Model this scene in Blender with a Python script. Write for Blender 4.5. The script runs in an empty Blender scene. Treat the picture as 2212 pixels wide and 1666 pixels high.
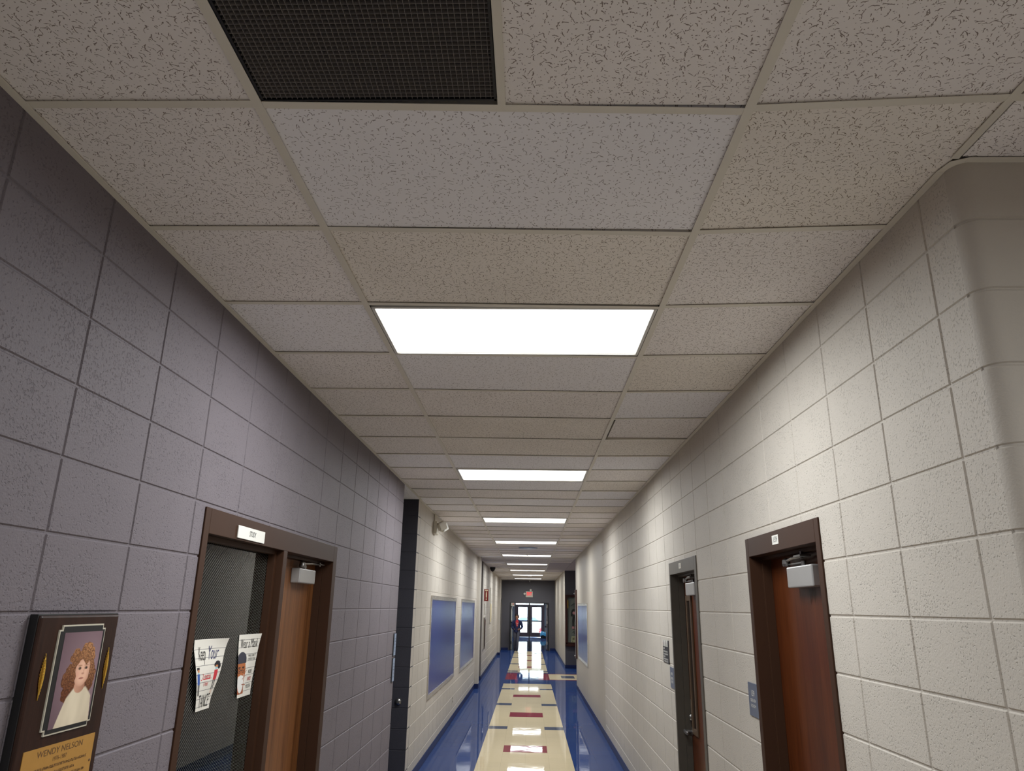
import bpy, bmesh, math, random
from mathutils import Vector, Matrix

random.seed(7)
sc = bpy.context.scene
COL = sc.collection
# ------------------------------------------------------------------ camera, world, exposure
cam_d = bpy.data.cameras.new('camera')
cam_d.sensor_width = 36.0
cam_d.lens = 25.086
cam_d.clip_start = 0.02
cam_d.clip_end = 400
cam = bpy.data.objects.new('camera', cam_d)
COL.objects.link(cam)
R_ = Vector((0.9996129789, 0.0234068674, 0.0150336597))
U_ = Vector((-0.0074146748, -0.2966874445, 0.9549458534))
F_ = Vector((-0.0268125890, 0.9546877389, 0.2963990658))
CAMZ = 1.86
m = Matrix((R_, U_, -F_)).transposed().to_4x4()
m.translation = Vector((0, 0, CAMZ))
cam.matrix_world = m
sc.camera = cam

w = bpy.data.worlds.new('daylight')
sc.world = w
w.use_nodes = True
wb = w.node_tree.nodes['Background']
wb.inputs[0].default_value = (0.80, 0.90, 1.0, 1)
wb.inputs[1].default_value = 10.0
sc.view_settings.view_transform = 'Standard'
sc.view_settings.look = 'None'
sc.view_settings.gamma = 1.0
sc.view_settings.use_curve_mapping = False
sc.view_settings.exposure = 0.0
sc.cycles.max_bounces = 16
sc.cycles.diffuse_bounces = 10
sc.cycles.glossy_bounces = 6
sc.cycles.transparent_max_bounces = 16
sc.cycles.sample_clamp_indirect = 8.0
LAMP = 48.0          # watts of each fluorescent fixture
LENS = 2.2           # glow of its acrylic lens

# ------------------------------------------------------------------ dimensions
XL, XR, H = -1.286, 1.154, 3.0436
TL, TR = -0.685, 0.5342
Y0, TILE = 1.4856, 0.6096
SLAB = 3.36
YEND = 34.3


def S(r, g, b):
    def f(c):
        c /= 255.0
        return c / 12.92 if c <= 0.04045 else ((c + 0.055) / 1.055) ** 2.4
    return (f(r), f(g), f(b), 1.0)


# ------------------------------------------------------------------ materials
def new_mat(name):
    mt = bpy.data.materials.new(name)
    mt.use_nodes = True
    nt = mt.node_tree
    return mt, nt, nt.nodes['Principled BSDF']


def N(nt, t, **kw):
    n = nt.nodes.new(t)
    for k, v in kw.items():
        setattr(n, k, v)
    return n


def math_n(nt, op, a, b=None, c=None, clamp=False):
    n = nt.nodes.new('ShaderNodeMath')
    n.operation = op
    n.use_clamp = clamp
    for i, x in enumerate((a, b, c)):
        if x is None:
            continue
        if isinstance(x, (int, float)):
            n.inputs[i].default_value = x
        else:
            nt.links.new(x, n.inputs[i])
    return n.outputs[0]


def mixc(nt, fac, a, b):
    n = nt.nodes.new('ShaderNodeMix')
    n.data_type = 'RGBA'
    for i, x in ((0, fac), (6, a), (7, b)):
        if isinstance(x, (int, float, tuple)):
            n.inputs[i].default_value = x
        else:
            nt.links.new(x, n.inputs[i])
    return n.outputs[2]


def plain(name, color, rough=0.5, metal=0.0, spec=0.5, vary=0.06, scale=18.0, bump=0.0, bscale=120.0):
    mt, nt, bs = new_mat(name)
    co = N(nt, 'ShaderNodeTexCoord').outputs['Object']
    no = N(nt, 'ShaderNodeTexNoise')
    no.inputs['Scale'].default_value = scale
    no.inputs['Detail'].default_value = 4
    nt.links.new(co, no.inputs['Vector'])
    d = tuple(c * (1 - vary * 1.6) for c in color[:3]) + (1,)
    l = tuple(min(1, c * (1 + vary * 1.6)) for c in color[:3]) + (1,)
    nt.links.new(mixc(nt, no.outputs[0], d, l), bs.inputs['Base Color'])
    bs.inputs['Roughness'].default_value = rough
    bs.inputs['Metallic'].default_value = metal
    bs.inputs['Specular IOR Level'].default_value = spec
    if bump:
        n2 = N(nt, 'ShaderNodeTexNoise')
        n2.inputs['Scale'].default_value = bscale
        n2.inputs['Detail'].default_value = 3
        nt.links.new(co, n2.inputs['Vector'])
        bp = N(nt, 'ShaderNodeBump')
        bp.inputs['Strength'].default_value = bump
        bp.inputs['Distance'].default_value = 0.004
        nt.links.new(n2.outputs[0], bp.inputs['Height'])
        nt.links.new(bp.outputs[0], bs.inputs['Normal'])
    return mt


def emit(name, color, strength):
    mt, nt, bs = new_mat(name)
    bs.inputs['Base Color'].default_value = color
    bs.inputs['Emission Color'].default_value = color
    bs.inputs['Emission Strength'].default_value = strength
    bs.inputs['Specular IOR Level'].default_value = 0.0
    return mt


def block_paint(name, color, pit=1.0, rough=0.62):
    """painted concrete block: open-grained pits under the paint"""
    mt, nt, bs = new_mat(name)
    co = N(nt, 'ShaderNodeTexCoord').outputs['Object']
    big = N(nt, 'ShaderNodeTexNoise')
    big.inputs['Scale'].default_value = 2.3
    big.inputs['Detail'].default_value = 3
    nt.links.new(co, big.inputs['Vector'])
    d = tuple(c * 0.93 for c in color[:3]) + (1,)
    l = tuple(c * 1.07 for c in color[:3]) + (1,)
    # open grain, denser in patches
    patch = N(nt, 'ShaderNodeTexNoise')
    patch.inputs['Scale'].default_value = 6.0
    patch.inputs['Detail'].default_value = 3
    nt.links.new(co, patch.inputs['Vector'])
    grain = N(nt, 'ShaderNodeTexNoise')
    grain.inputs['Scale'].default_value = 135
    grain.inputs['Detail'].default_value = 2
    grain.inputs['Roughness'].default_value = 0.45
    nt.links.new(co, grain.inputs['Vector'])
    v = math_n(nt, 'ADD', grain.outputs[0], math_n(nt, 'MULTIPLY', math_n(nt, 'SUBTRACT', patch.outputs[0], 0.5), 0.30))
    soft = math_n(nt, 'MULTIPLY', math_n(nt, 'SUBTRACT', v, 0.585), 9.0, None, True)
    pitm = math_n(nt, 'MULTIPLY', soft, soft)
    fine = N(nt, 'ShaderNodeTexNoise')
    fine.inputs['Scale'].default_value = 160
    fine.inputs['Detail'].default_value = 3
    nt.links.new(co, fine.inputs['Vector'])
    base = mixc(nt, big.outputs[0], d, l)
    dark = tuple(c * 0.55 for c in color[:3]) + (1,)
    nt.links.new(mixc(nt, math_n(nt, 'MULTIPLY', pitm, 0.38 * pit), base, dark), bs.inputs['Base Color'])
    hgt = math_n(nt, 'SUBTRACT', math_n(nt, 'MULTIPLY', fine.outputs[0], 0.8), math_n(nt, 'MULTIPLY', soft, 0.9 * pit))
    bp = N(nt, 'ShaderNodeBump')
    bp.inputs['Strength'].default_value = 0.55
    bp.inputs['Distance'].default_value = 0.003
    nt.links.new(hgt, bp.inputs['Height'])
    nt.links.new(bp.outputs[0], bs.inputs['Normal'])
    bs.inputs['Roughness'].default_value = rough
    bs.inputs['Specular IOR Level'].default_value = 0.22
    return mt


def tile_mat(name, base, mark, layers, stain=0.12):
    """mineral fibre ceiling board: short crooked fissures and pin holes"""
    mt, nt, bs = new_mat(name)
    co = N(nt, 'ShaderNodeTexCoord').outputs['Object']
    wob = N(nt, 'ShaderNodeTexNoise')
    wob.inputs['Scale'].default_value = 95
    nt.links.new(co, wob.inputs['Vector'])
    sub = N(nt, 'ShaderNodeVectorMath', operation='SUBTRACT')
    nt.links.new(wob.outputs['Color'], sub.inputs[0])
    sub.inputs[1].default_value = (0.5, 0.5, 0.5)
    scl = N(nt, 'ShaderNodeVectorMath', operation='SCALE')
    nt.links.new(sub.outputs[0], scl.inputs[0])
    scl.inputs['Scale'].default_value = 0.008
    warp = N(nt, 'ShaderNodeVectorMath', operation='ADD')
    nt.links.new(co, warp.inputs[0])
    nt.links.new(scl.outputs[0], warp.inputs[1])
    total = None
    for k, (scale, ln, wd, prob) in enumerate(layers):
        off = N(nt, 'ShaderNodeVectorMath', operation='ADD')
        nt.links.new(warp.outputs[0], off.inputs[0])
        off.inputs[1].default_value = (3.1 * k, 1.7 * k, 0)
        flat = N(nt, 'ShaderNodeVectorMath', operation='MULTIPLY')
        nt.links.new(off.outputs[0], flat.inputs[0])
        flat.inputs[1].default_value = (1, 1, 0)
        vo = N(nt, 'ShaderNodeTexVoronoi')
        vo.voronoi_dimensions = '2D'
        vo.inputs['Scale'].default_value = scale
        nt.links.new(flat.outputs[0], vo.inputs['Vector'])
        df = N(nt, 'ShaderNodeVectorMath', operation='SUBTRACT')
        nt.links.new(flat.outputs[0], df.inputs[0])
        nt.links.new(vo.outputs['Position'], df.inputs[1])
        sp = N(nt, 'ShaderNodeSeparateColor')
        nt.links.new(vo.outputs['Color'], sp.inputs[0])
        ro = N(nt, 'ShaderNodeVectorRotate')
        ro.rotation_type = 'Z_AXIS'
        nt.links.new(df.outputs[0], ro.inputs['Vector'])
        nt.links.new(math_n(nt, 'MULTIPLY', math_n(nt, 'SUBTRACT', sp.outputs[0], 0.5), 3.6), ro.inputs['Angle'])
        xy = N(nt, 'ShaderNodeSeparateXYZ')
        nt.links.new(ro.outputs[0], xy.inputs[0])
        curve = math_n(nt, 'MULTIPLY', math_n(nt, 'MULTIPLY', xy.outputs[0], xy.outputs[0]), 28.0)
        yy = math_n(nt, 'ABSOLUTE', math_n(nt, 'SUBTRACT', xy.outputs[1], curve))
        xx = math_n(nt, 'ABSOLUTE', xy.outputs[0])
        inl = math_n(nt, 'LESS_THAN', xx, math_n(nt, 'MULTIPLY', math_n(nt, 'ADD', sp.outputs[1], 0.35), ln))
        inw = math_n(nt, 'LESS_THAN', yy, wd)
        on = math_n(nt, 'LESS_THAN', sp.outputs[2], prob)
        a = math_n(nt, 'MULTIPLY', math_n(nt, 'MULTIPLY', inl, inw), on)
        total = a if total is None else math_n(nt, 'MAXIMUM', total, a)
    big = N(nt, 'ShaderNodeTexNoise')
    big.inputs['Scale'].default_value = 2.2
    big.inputs['Detail'].default_value = 5
    nt.links.new(co, big.inputs['Vector'])
    d = (base[0] * (1 - stain), base[1] * (1 - stain * 1.1), base[2] * (1 - stain * 1.3), 1)
    l = tuple(min(1, c * (1 + stain * 0.6)) for c in base[:3]) + (1,)
    b = mixc(nt, big.outputs[0], d, l)
    nt.links.new(mixc(nt, total, b, mark), bs.inputs['Base Color'])
    bp = N(nt, 'ShaderNodeBump')
    bp.inputs['Strength'].default_value = 0.4
    bp.inputs['Distance'].default_value = 0.002
    nt.links.new(math_n(nt, 'SUBTRACT', 1.0, total), bp.inputs['Height'])
    nt.links.new(bp.outputs[0], bs.inputs['Normal'])
    bs.inputs['Roughness'].default_value = 0.9
    bs.inputs['Specular IOR Level'].default_value = 0.15
    return mt


def wood(name, c1, c2, rough=0.35, scale=9.0, squash=0.05, axis=2):
    mt, nt, bs = new_mat(name)
    co = N(nt, 'ShaderNodeTexCoord').outputs['Object']
    mp = N(nt, 'ShaderNodeMapping')
    s = [1, 1, 1]
    s[axis] = squash
    mp.inputs['Scale'].default_value = s
    nt.links.new(co, mp.inputs['Vector'])
    n1 = N(nt, 'ShaderNodeTexNoise')
    n1.inputs['Scale'].default_value = scale
    n1.inputs['Detail'].default_value = 6
    n1.inputs['Distortion'].default_value = 1.2
    nt.links.new(mp.outputs[0], n1.inputs['Vector'])
    n2 = N(nt, 'ShaderNodeTexNoise')
    n2.inputs['Scale'].default_value = scale * 14
    n2.inputs['Detail'].default_value = 4
    nt.links.new(mp.outputs[0], n2.inputs['Vector'])
    f = math_n(nt, 'ADD', math_n(nt, 'MULTIPLY', n1.outputs[0], 0.65), math_n(nt, 'MULTIPLY', n2.outputs[0], 0.45), None, True)
    rp = N(nt, 'ShaderNodeValToRGB')
    rp.color_ramp.elements[0].position = 0.36
    rp.color_ramp.elements[0].color = c1
    rp.color_ramp.elements[1].position = 0.68
    rp.color_ramp.elements[1].color = c2
    nt.links.new(f, rp.inputs[0])
    nt.links.new(rp.outputs[0], bs.inputs['Base Color'])
    bs.inputs['Roughness'].default_value = rough
    bs.inputs['Specular IOR Level'].default_value = 0.25
    return mt


def floor_tile(name, color, vary=0.10):
    """waxed vinyl composition tile, slightly uneven so that reflections ripple"""
    mt, nt, bs = new_mat(name)
    co = N(nt, 'ShaderNodeTexCoord').outputs['Object']
    n1 = N(nt, 'ShaderNodeTexNoise')
    n1.inputs['Scale'].default_value = 30
    n1.inputs['Detail'].default_value = 6
    nt.links.new(co, n1.inputs['Vector'])
    br = N(nt, 'ShaderNodeTexBrick')
    br.offset = 0.0
    br.inputs['Scale'].default_value = 1.0
    br.inputs['Brick Width'].default_value = 0.3012
    br.inputs['Row Height'].default_value = 0.3012
    br.inputs['Mortar Size'].default_value = 0.0012
    a = 1 - vary
    br.inputs['Color1'].default_value = (a, a, a, 1)
    br.inputs['Color2'].default_value = (1, 1, 1, 1)
    br.inputs['Mortar'].default_value = (0.72, 0.72, 0.72, 1)
    sh = N(nt, 'ShaderNodeVectorMath', operation='ADD')
    sh.inputs[1].default_value = (0.644, 0.0, 0)
    nt.links.new(co, sh.inputs[0])
    nt.links.new(sh.outputs[0], br.inputs['Vector'])
    d = tuple(c * (1 - vary) for c in color[:3]) + (1,)
    l = tuple(min(1, c * (1 + vary)) for c in color[:3]) + (1,)
    base = mixc(nt, n1.outputs[0], d, l)
    mx = N(nt, 'ShaderNodeMix')
    mx.data_type = 'RGBA'
    mx.blend_type = 'MULTIPLY'
    mx.inputs[0].default_value = 1.0
    nt.links.new(base, mx.inputs[6])
    nt.links.new(br.outputs[0], mx.inputs[7])
    nt.links.new(mx.outputs[2], bs.inputs['Base Color'])
    wv = N(nt, 'ShaderNodeTexNoise')
    wv.inputs['Scale'].default_value = 5.0
    wv.inputs['Detail'].default_value = 2
    wv.inputs['Roughness'].default_value = 0.4
    nt.links.new(co, wv.inputs['Vector'])
    bp = N(nt, 'ShaderNodeBump')
    bp.inputs['Strength'].default_value = 0.13
    bp.inputs['Distance'].default_value = 0.004
    nt.links.new(wv.outputs[0], bp.inputs['Height'])
    nt.links.new(bp.outputs[0], bs.inputs['Normal'])
    nt.links.new(bp.outputs[0], bs.inputs['Coat Normal'])
    bs.inputs['Roughness'].default_value = 0.8
    bs.inputs['Specular IOR Level'].default_value = 0.05
    bs.inputs['Coat Weight'].default_value = 0.5
    bs.inputs['Coat Roughness'].default_value = 0.03
    bs.inputs['Coat IOR'].default_value = 1.42
    return mt


def glass(name, tint=(0.93, 0.97, 0.95, 1)):
    mt = bpy.data.materials.new(name)
    mt.use_nodes = True
    nt = mt.node_tree
    nt.nodes.remove(nt.nodes['Principled BSDF'])
    out = nt.nodes['Material Output']
    fr = N(nt, 'ShaderNodeFresnel')
    fr.inputs['IOR'].default_value = 1.5
    tr = N(nt, 'ShaderNodeBsdfTransparent')
    tr.inputs[0].default_value = tint
    gl = N(nt, 'ShaderNodeBsdfGlossy')
    gl.inputs['Roughness'].default_value = 0.0
    mx = N(nt, 'ShaderNodeMixShader')
    nt.links.new(fr.outputs[0], mx.inputs[0])
    nt.links.new(tr.outputs[0], mx.inputs[1])
    nt.links.new(gl.outputs[0], mx.inputs[2])
    nt.links.new(mx.outputs[0], out.inputs[0])
    return mt


def print_mat(name, rough=0.6):
    mt, nt, bs = new_mat(name)
    at = N(nt, 'ShaderNodeAttribute')
    at.attribute_name = 'ink'
    nt.links.new(at.outputs['Color'], bs.inputs['Base Color'])
    bs.inputs['Roughness'].default_value = rough
    return mt


M = {}
M['wall'] = block_paint('beige block paint', S(190, 183, 173))
M['wall_smooth'] = plain('beige plaster paint', S(174, 166, 153), 0.5, vary=0.03, scale=3, bump=0.15, bscale=90)
M['wall_grey'] = block_paint('lilac grey block paint', S(113, 106, 111))
M['wall_dark'] = plain('charcoal wall paint', S(78, 76, 83), 0.5, vary=0.03, scale=3, bump=0.15, bscale=120)
M['wall_navy'] = block_paint('navy charcoal block paint', S(58, 57, 64), 0.4)
M['wall_corner'] = plain('beige corner paint', S(182, 175, 165), 0.6, spec=0.25, vary=0.03, scale=3, bump=0.3, bscale=160)
M['wall_shade'] = plain('shade darkened wall paint', S(116, 108, 102), 0.6, vary=0.03, scale=3)  # wall paint darkened: shade on the left opening's end face put into the colour
M['wall_plain'] = plain('plain grey paint', S(170, 165, 160), 0.6, vary=0.03, scale=3)
M['vest'] = plain('blue grey vestibule paint', S(150, 158, 168), 0.5, vary=0.03, scale=3)
OLD = [(38, 0.0085, 0.00095, 0.85), (50, 0.0058, 0.0009, 0.72), (80, 0.0012, 0.0012, 0.85)]
NEW = [(44, 0.0075, 0.0009, 0.75), (66, 0.0028, 0.0011, 0.6)]
M['tile_old'] = tile_mat('fissured ceiling board', S(240, 235, 232), S(138, 126, 117), OLD, 0.10)
M['tile_warm'] = tile_mat('yellowed ceiling board', S(238, 232, 224), S(136, 123, 106), OLD, 0.12)
M['tile_new'] = tile_mat('newer ceiling board', S(240, 238, 240), S(150, 142, 138), NEW, 0.03)
M['gypsum'] = plain('painted gypsum', S(176, 168, 172), 0.7, vary=0.02, scale=2)
M['tee'] = plain('cream ceiling rail', S(218, 212, 198), 0.45, vary=0.03, scale=9)
M['slab'] = plain('dark roof deck', S(40, 38, 38), 0.9)
M['lens'] = emit('lit acrylic lens', (1.0, 1.0, 0.97, 1), LENS)
M['fixture'] = plain('white fixture enamel', S(205, 203, 196), 0.35, vary=0.02)
M['eggcrate'] = plain('grey egg crate', S(122, 116, 112), 0.6, vary=0.05)
M['black'] = plain('black paint', S(18, 17, 18), 0.5, vary=0.05)
M['duct'] = plain('dark duct lining', S(34, 26, 26), 0.9, vary=0.2, scale=6)
M['blue'] = floor_tile('blue vinyl tile', S(30, 58, 112), 0.05)
M['beige'] = floor_tile('cream vinyl tile', S(206, 191, 158), 0.04)
M['red'] = floor_tile('maroon vinyl tile', S(132, 46, 62), 0.05)
M['slate'] = floor_tile('slate vinyl tile', S(72, 82, 104), 0.05)
M['base'] = plain('navy rubber base', S(22, 36, 82), 0.4, spec=0.25, vary=0.05)
M['brown'] = plain('brown frame enamel', S(58, 36, 23), 0.55, spec=0.2, vary=0.06, scale=5)
M['greybrown'] = plain('grey brown frame enamel', S(84, 78, 70), 0.45, spec=0.3, vary=0.08, scale=12)
M['bronze'] = plain('bronze slot frame', S(84, 66, 50), 0.4, vary=0.04)
M['smoked'] = plain('dark glass', S(30, 24, 22), 0.15, vary=0.02)
M['oak'] = wood('oak veneer', S(82, 46, 22), S(132, 85, 48), 0.38, 14, 0.03)
M['mahogany'] = wood('red brown veneer', S(58, 24, 9), S(92, 46, 20), 0.32, 5, 0.06)
M['walnut'] = wood('dark walnut', S(26, 15, 12), S(54, 32, 24), 0.35, 12, 0.05)
M['redwood'] = wood('red stained wood', S(40, 18, 14), S(66, 32, 24), 0.35, 12, 0.05)
M['alu'] = plain('aluminium paint', S(164, 162, 160), 0.35, metal=0.35, vary=0.02)
M['steel'] = plain('satin steel', S(150, 148, 146), 0.28, metal=0.9, vary=0.03)
M['foil'] = plain('silver foil border', S(205, 200, 190), 0.22, metal=0.75, vary=0.2, scale=40, bump=0.6, bscale=60)
M['white'] = plain('white plastic', S(226, 224, 216), 0.45, vary=0.01)
M['offwhite'] = plain('off white plastic', S(196, 190, 176), 0.45, vary=0.02)
M['ink'] = plain('black ink', S(30, 29, 34), 0.6, vary=0.02)
M['redink'] = plain('red ink', S(190, 40, 50), 0.6, vary=0.02)
M['blueink'] = plain('dark blue ink', S(40, 44, 96), 0.6, vary=0.02)
M['bluegrey'] = plain('blue grey sign plastic', S(92, 100, 118), 0.35, vary=0.02)
M['paleblue'] = plain('pale blue sign', S(142, 156, 180), 0.35, vary=0.03)
M['gold'] = plain('gold metal', S(206, 164, 70), 0.3, metal=0.85, vary=0.15, scale=90)
M['brass'] = plain('brushed brass', S(190, 142, 72), 0.38, metal=0.35, vary=0.04, scale=30)
M['engrave'] = plain('engraved brown', S(96, 66, 36), 0.6, vary=0.02)
M['silver'] = plain('cream silver rim', S(214, 208, 190), 0.3, metal=0.3, vary=0.02)
M['glass'] = glass('window glass')
M['wire'] = plain('wire in glass', S(186, 186, 176), 0.6, metal=0.0, vary=0.02)
M['print'] = print_mat('printed paper')
M['photo'] = print_mat('glossy photograph', 0.25)
M['board'] = None
M['exitred'] = emit('lit red letters', (1.0, 0.0, 0.02, 1), 1.0)
M['red_sign'] = plain('red sign', S(104, 24, 20), 0.4, vary=0.03)
M['doorbrown'] = plain('bronze door metal', S(104, 88, 96), 0.4, vary=0.04)
M['concrete'] = plain('bright concrete', S(205, 205, 205), 0.9, vary=0.06, scale=4)
M['skin'] = plain('skin', S(168, 118, 94), 0.6, vary=0.04)
M['hair'] = plain('dark hair', S(36, 28, 28), 0.6, vary=0.1)
M['jacket'] = plain('navy jacket', S(24, 33, 72), 0.8, vary=0.1, bump=0.3)
M['tshirt'] = plain('red shirt', S(176, 36, 44), 0.8, vary=0.05)
M['jeans'] = plain('grey trousers', S(78, 78, 90), 0.85, vary=0.08)
M['shoe'] = plain('dark shoes', S(30, 30, 38), 0.5)
M['bag'] = plain('light blue plastic bag', S(96, 178, 226), 0.3, vary=0.08)
M['casecloth'] = plain('grey case lining', S(150, 144, 138), 0.85, vary=0.04)
M['pink'] = plain('pink cloth', S(244, 160, 166), 0.8, vary=0.05)
M['darkcloth'] = plain('dark cloth', S(58, 50, 52), 0.85, vary=0.08)
M['parchment'] = plain('certificate paper', S(212, 196, 156), 0.6, vary=0.03)
M['carwhite'] = plain('white car paint', S(225, 228, 232), 0.2, vary=0.01)
M['carglass'] = plain('dark car glass', S(96, 124, 160), 0.2, vary=0.01)
M['tyre'] = plain('rubber', S(24, 24, 26), 0.8)
M['brick'] = plain('distant pale cladding', S(170, 178, 190), 0.8, vary=0.05)
M['greenwall'] = plain('dim room paint', S(112, 116, 104), 0.7, vary=0.04)

# bulletin cloth: blue plastic sheet with vertical creases
def board_mat():
    mt, nt, bs = new_mat('blue board sheet')
    co = N(nt, 'ShaderNodeTexCoord').outputs['Object']
    mp = N(nt, 'ShaderNodeMapping')
    mp.inputs['Scale'].default_value = (1, 1, 0.06)
    nt.links.new(co, mp.inputs['Vector'])
    n1 = N(nt, 'ShaderNodeTexNoise')
    n1.inputs['Scale'].default_value = 9
    n1.inputs['Detail'].default_value = 6
    nt.links.new(mp.outputs[0], n1.inputs['Vector'])
    nt.links.new(mixc(nt, n1.outputs[0], S(24, 42, 104), S(46, 66, 140)), bs.inputs['Base Color'])
    bp = N(nt, 'ShaderNodeBump')
    bp.inputs['Strength'].default_value = 0.25
    bp.inputs['Distance'].default_value = 0.008
    nt.links.new(n1.outputs[0], bp.inputs['Height'])
    nt.links.new(bp.outputs[0], bs.inputs['Normal'])
    bs.inputs['Roughness'].default_value = 0.26
    bs.inputs['Specular IOR Level'].default_value = 0.16
    return mt


M['board'] = board_mat()


# ------------------------------------------------------------------ mesh builder
class MB:
    def __init__(s):
        s.v, s.f, s.mi = [], [], []

    def quad(s, pts, mi=0):
        b = len(s.v)
        s.v += [tuple(p) for p in pts]
        s.f.append(tuple(range(b, b + len(pts))))
        s.mi.append(mi)

    def box(s, x0, x1, y0, y1, z0, z1, mi=0):
        if x1 < x0: x0, x1 = x1, x0
        if y1 < y0: y0, y1 = y1, y0
        if z1 < z0: z0, z1 = z1, z0
        b = len(s.v)
        s.v += [(x, y, z) for x in (x0, x1) for y in (y0, y1) for z in (z0, z1)]
        for q in ((0, 1, 3, 2), (4, 6, 7, 5), (0, 4, 5, 1), (2, 3, 7, 6), (0, 2, 6, 4), (1, 5, 7, 3)):
            s.f.append(tuple(b + i for i in q))
            s.mi.append(mi)

    def bevbox(s, x0, x1, y0, y1, z0, z1, r=0.004, mi=0):
        """box with chamfered edges"""
        if x1 < x0: x0, x1 = x1, x0
        if y1 < y0: y0, y1 = y1, y0
        if z1 < z0: z0, z1 = z1, z0
        bm = bmesh.new()
        bmesh.ops.create_cube(bm, size=1.0)
        for v in bm.verts:
            v.co = Vector(((x0 + x1) / 2 + v.co.x * (x1 - x0), (y0 + y1) / 2 + v.co.y * (y1 - y0), (z0 + z1) / 2 + v.co.z * (z1 - z0)))
        r = min(r, (x1 - x0) * 0.45, (y1 - y0) * 0.45, (z1 - z0) * 0.45)
        bmesh.ops.bevel(bm, geom=bm.edges[:], offset=r, segments=2, affect='EDGES', profile=0.5)
        s.add_bm(bm, mi)

    def add_bm(s, bm, mi=0):
        b = len(s.v)
        bm.verts.index_update()
        s.v += [tuple(v.co) for v in bm.verts]
        for f in bm.faces:
            s.f.append(tuple(b + v.index for v in f.verts))
            s.mi.append(mi)
        bm.free()

    def tube(s, pts, r, n=10, cap=True, mi=0):
        pts = [Vector(p) for p in pts]
        rs = r if isinstance(r, (list, tuple)) else [r] * len(pts)
        b = len(s.v)
        prev = None
        for i, p in enumerate(pts):
            t = (pts[min(i + 1, len(pts) - 1)] - pts[max(i - 1, 0)]).normalized()
            if prev is None:
                a = Vector((0, 0, 1)) if abs(t.z) < 0.9 else Vector((1, 0, 0))
            else:
                a = prev
            u = (a - t * a.dot(t)).normalized()
            prev = u
            v = t.cross(u)
            for k in range(n):
                an = 2 * math.pi * k / n
                s.v.append(tuple(p + (u * math.cos(an) + v * math.sin(an)) * rs[i]))
        for i in range(len(pts) - 1):
            for k in range(n):
                k2 = (k + 1) % n
                s.f.append((b + i * n + k, b + i * n + k2, b + (i + 1) * n + k2, b + (i + 1) * n + k))
                s.mi.append(mi)
        if cap:
            s.f.append(tuple(b + k for k in reversed(range(n))))
            s.mi.append(mi)
            e = b + (len(pts) - 1) * n
            s.f.append(tuple(e + k for k in range(n)))
            s.mi.append(mi)

    def ball(s, c, r, sx=1, sy=1, sz=1, n=12, mi=0):
        bm = bmesh.new()
        bmesh.ops.create_uvsphere(bm, u_segments=n * 2, v_segments=n, radius=r)
        for v in bm.verts:
            v.co = Vector((c[0] + v.co.x * sx, c[1] + v.co.y * sy, c[2] + v.co.z * sz))
        s.add_bm(bm, mi)

    def lathe(s, c, axis, prof, n=24, mi=0):
        """prof: (distance along axis, radius)"""
        ax = Vector(axis).normalized()
        a = Vector((0, 0, 1)) if abs(ax.z) < 0.9 else Vector((1, 0, 0))
        u = (a - ax * a.dot(ax)).normalized()
        v = ax.cross(u)
        b = len(s.v)
        c = Vector(c)
        for d, r in prof:
            for k in range(n):
                an = 2 * math.pi * k / n
                s.v.append(tuple(c + ax * d + (u * math.cos(an) + v * math.sin(an)) * max(r, 1e-5)))
        for i in range(len(prof) - 1):
            for k in range(n):
                k2 = (k + 1) % n
                s.f.append((b + i * n + k, b + i * n + k2, b + (i + 1) * n + k2, b + (i + 1) * n + k))
                s.mi.append(mi)

    def build(s, name, mats, parent=None, origin=(0, 0, 0), smooth=False):
        if not isinstance(mats, (list, tuple)):
            mats = [mats]
        if parent is not None:
            origin = parent.get('_o', (0, 0, 0))
        o3 = Vector(origin)
        me = bpy.data.meshes.new(name)
        me.from_pydata([tuple(Vector(p) - o3) for p in s.v], [], s.f)
        for mt in mats:
            me.materials.append(mt)
        if len(mats) > 1:
            me.polygons.foreach_set('material_index', s.mi)
        bm = bmesh.new()
        bm.from_mesh(me)
        bmesh.ops.recalc_face_normals(bm, faces=bm.faces[:])
        bm.to_mesh(me)
        bm.free()
        if smooth:
            me.polygons.foreach_set('use_smooth', [True] * len(me.polygons))
            try:
                me.set_sharp_from_angle(angle=math.radians(40))
            except Exception:
                pass
        me.update()
        ob = bpy.data.objects.new(name, me)
        COL.objects.link(ob)
        if parent is not None:
            ob.parent = parent
            ob['_o'] = tuple(o3)
        else:
            ob.location = o3
            ob['_o'] = tuple(o3)
        return ob


def thing(name, label, cat, loc, group=None):
    o = bpy.data.objects.new(name, None)
    o.empty_display_size = 0.05
    COL.objects.link(o)
    o.location = loc
    o['_o'] = tuple(loc)
    o['label'] = label
    o['category'] = cat
    if group:
        o['group'] = group
    return o


def tag(o, label, cat, group=None, kind=None):
    o['label'] = label
    o['category'] = cat
    if group:
        o['group'] = group
    if kind:
        o['kind'] = kind
    return o


def struct(name, mb, mats, smooth=False):
    o = mb.build(name, mats, smooth=smooth)
    o['kind'] = 'structure'
    return o


def struct_root(name, loc, label=None):
    o = bpy.data.objects.new(name, None)
    o.empty_display_size = 0.05
    COL.objects.link(o)
    o.location = loc
    o['_o'] = tuple(loc)
    o['kind'] = 'structure'
    if label:
        o['label'] = label
    return o


def copy_tree(o, parent=None, delta=None):
    c = o.copy()
    COL.objects.link(c)
    if parent is not None:
        c.parent = parent
    if delta is not None:
        c.location = Vector(o.location) + Vector(delta)
    for ch in list(o.children):
        copy_tree(ch, c)
    return c


# surfaces: a function (u, v, lift) -> world point; u runs to the viewer's right, v upwards
def on_left(y, z, d=0.0):
    return lambda u, v, l=0.0: (XL - d + l, y + u, z + v)


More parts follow.
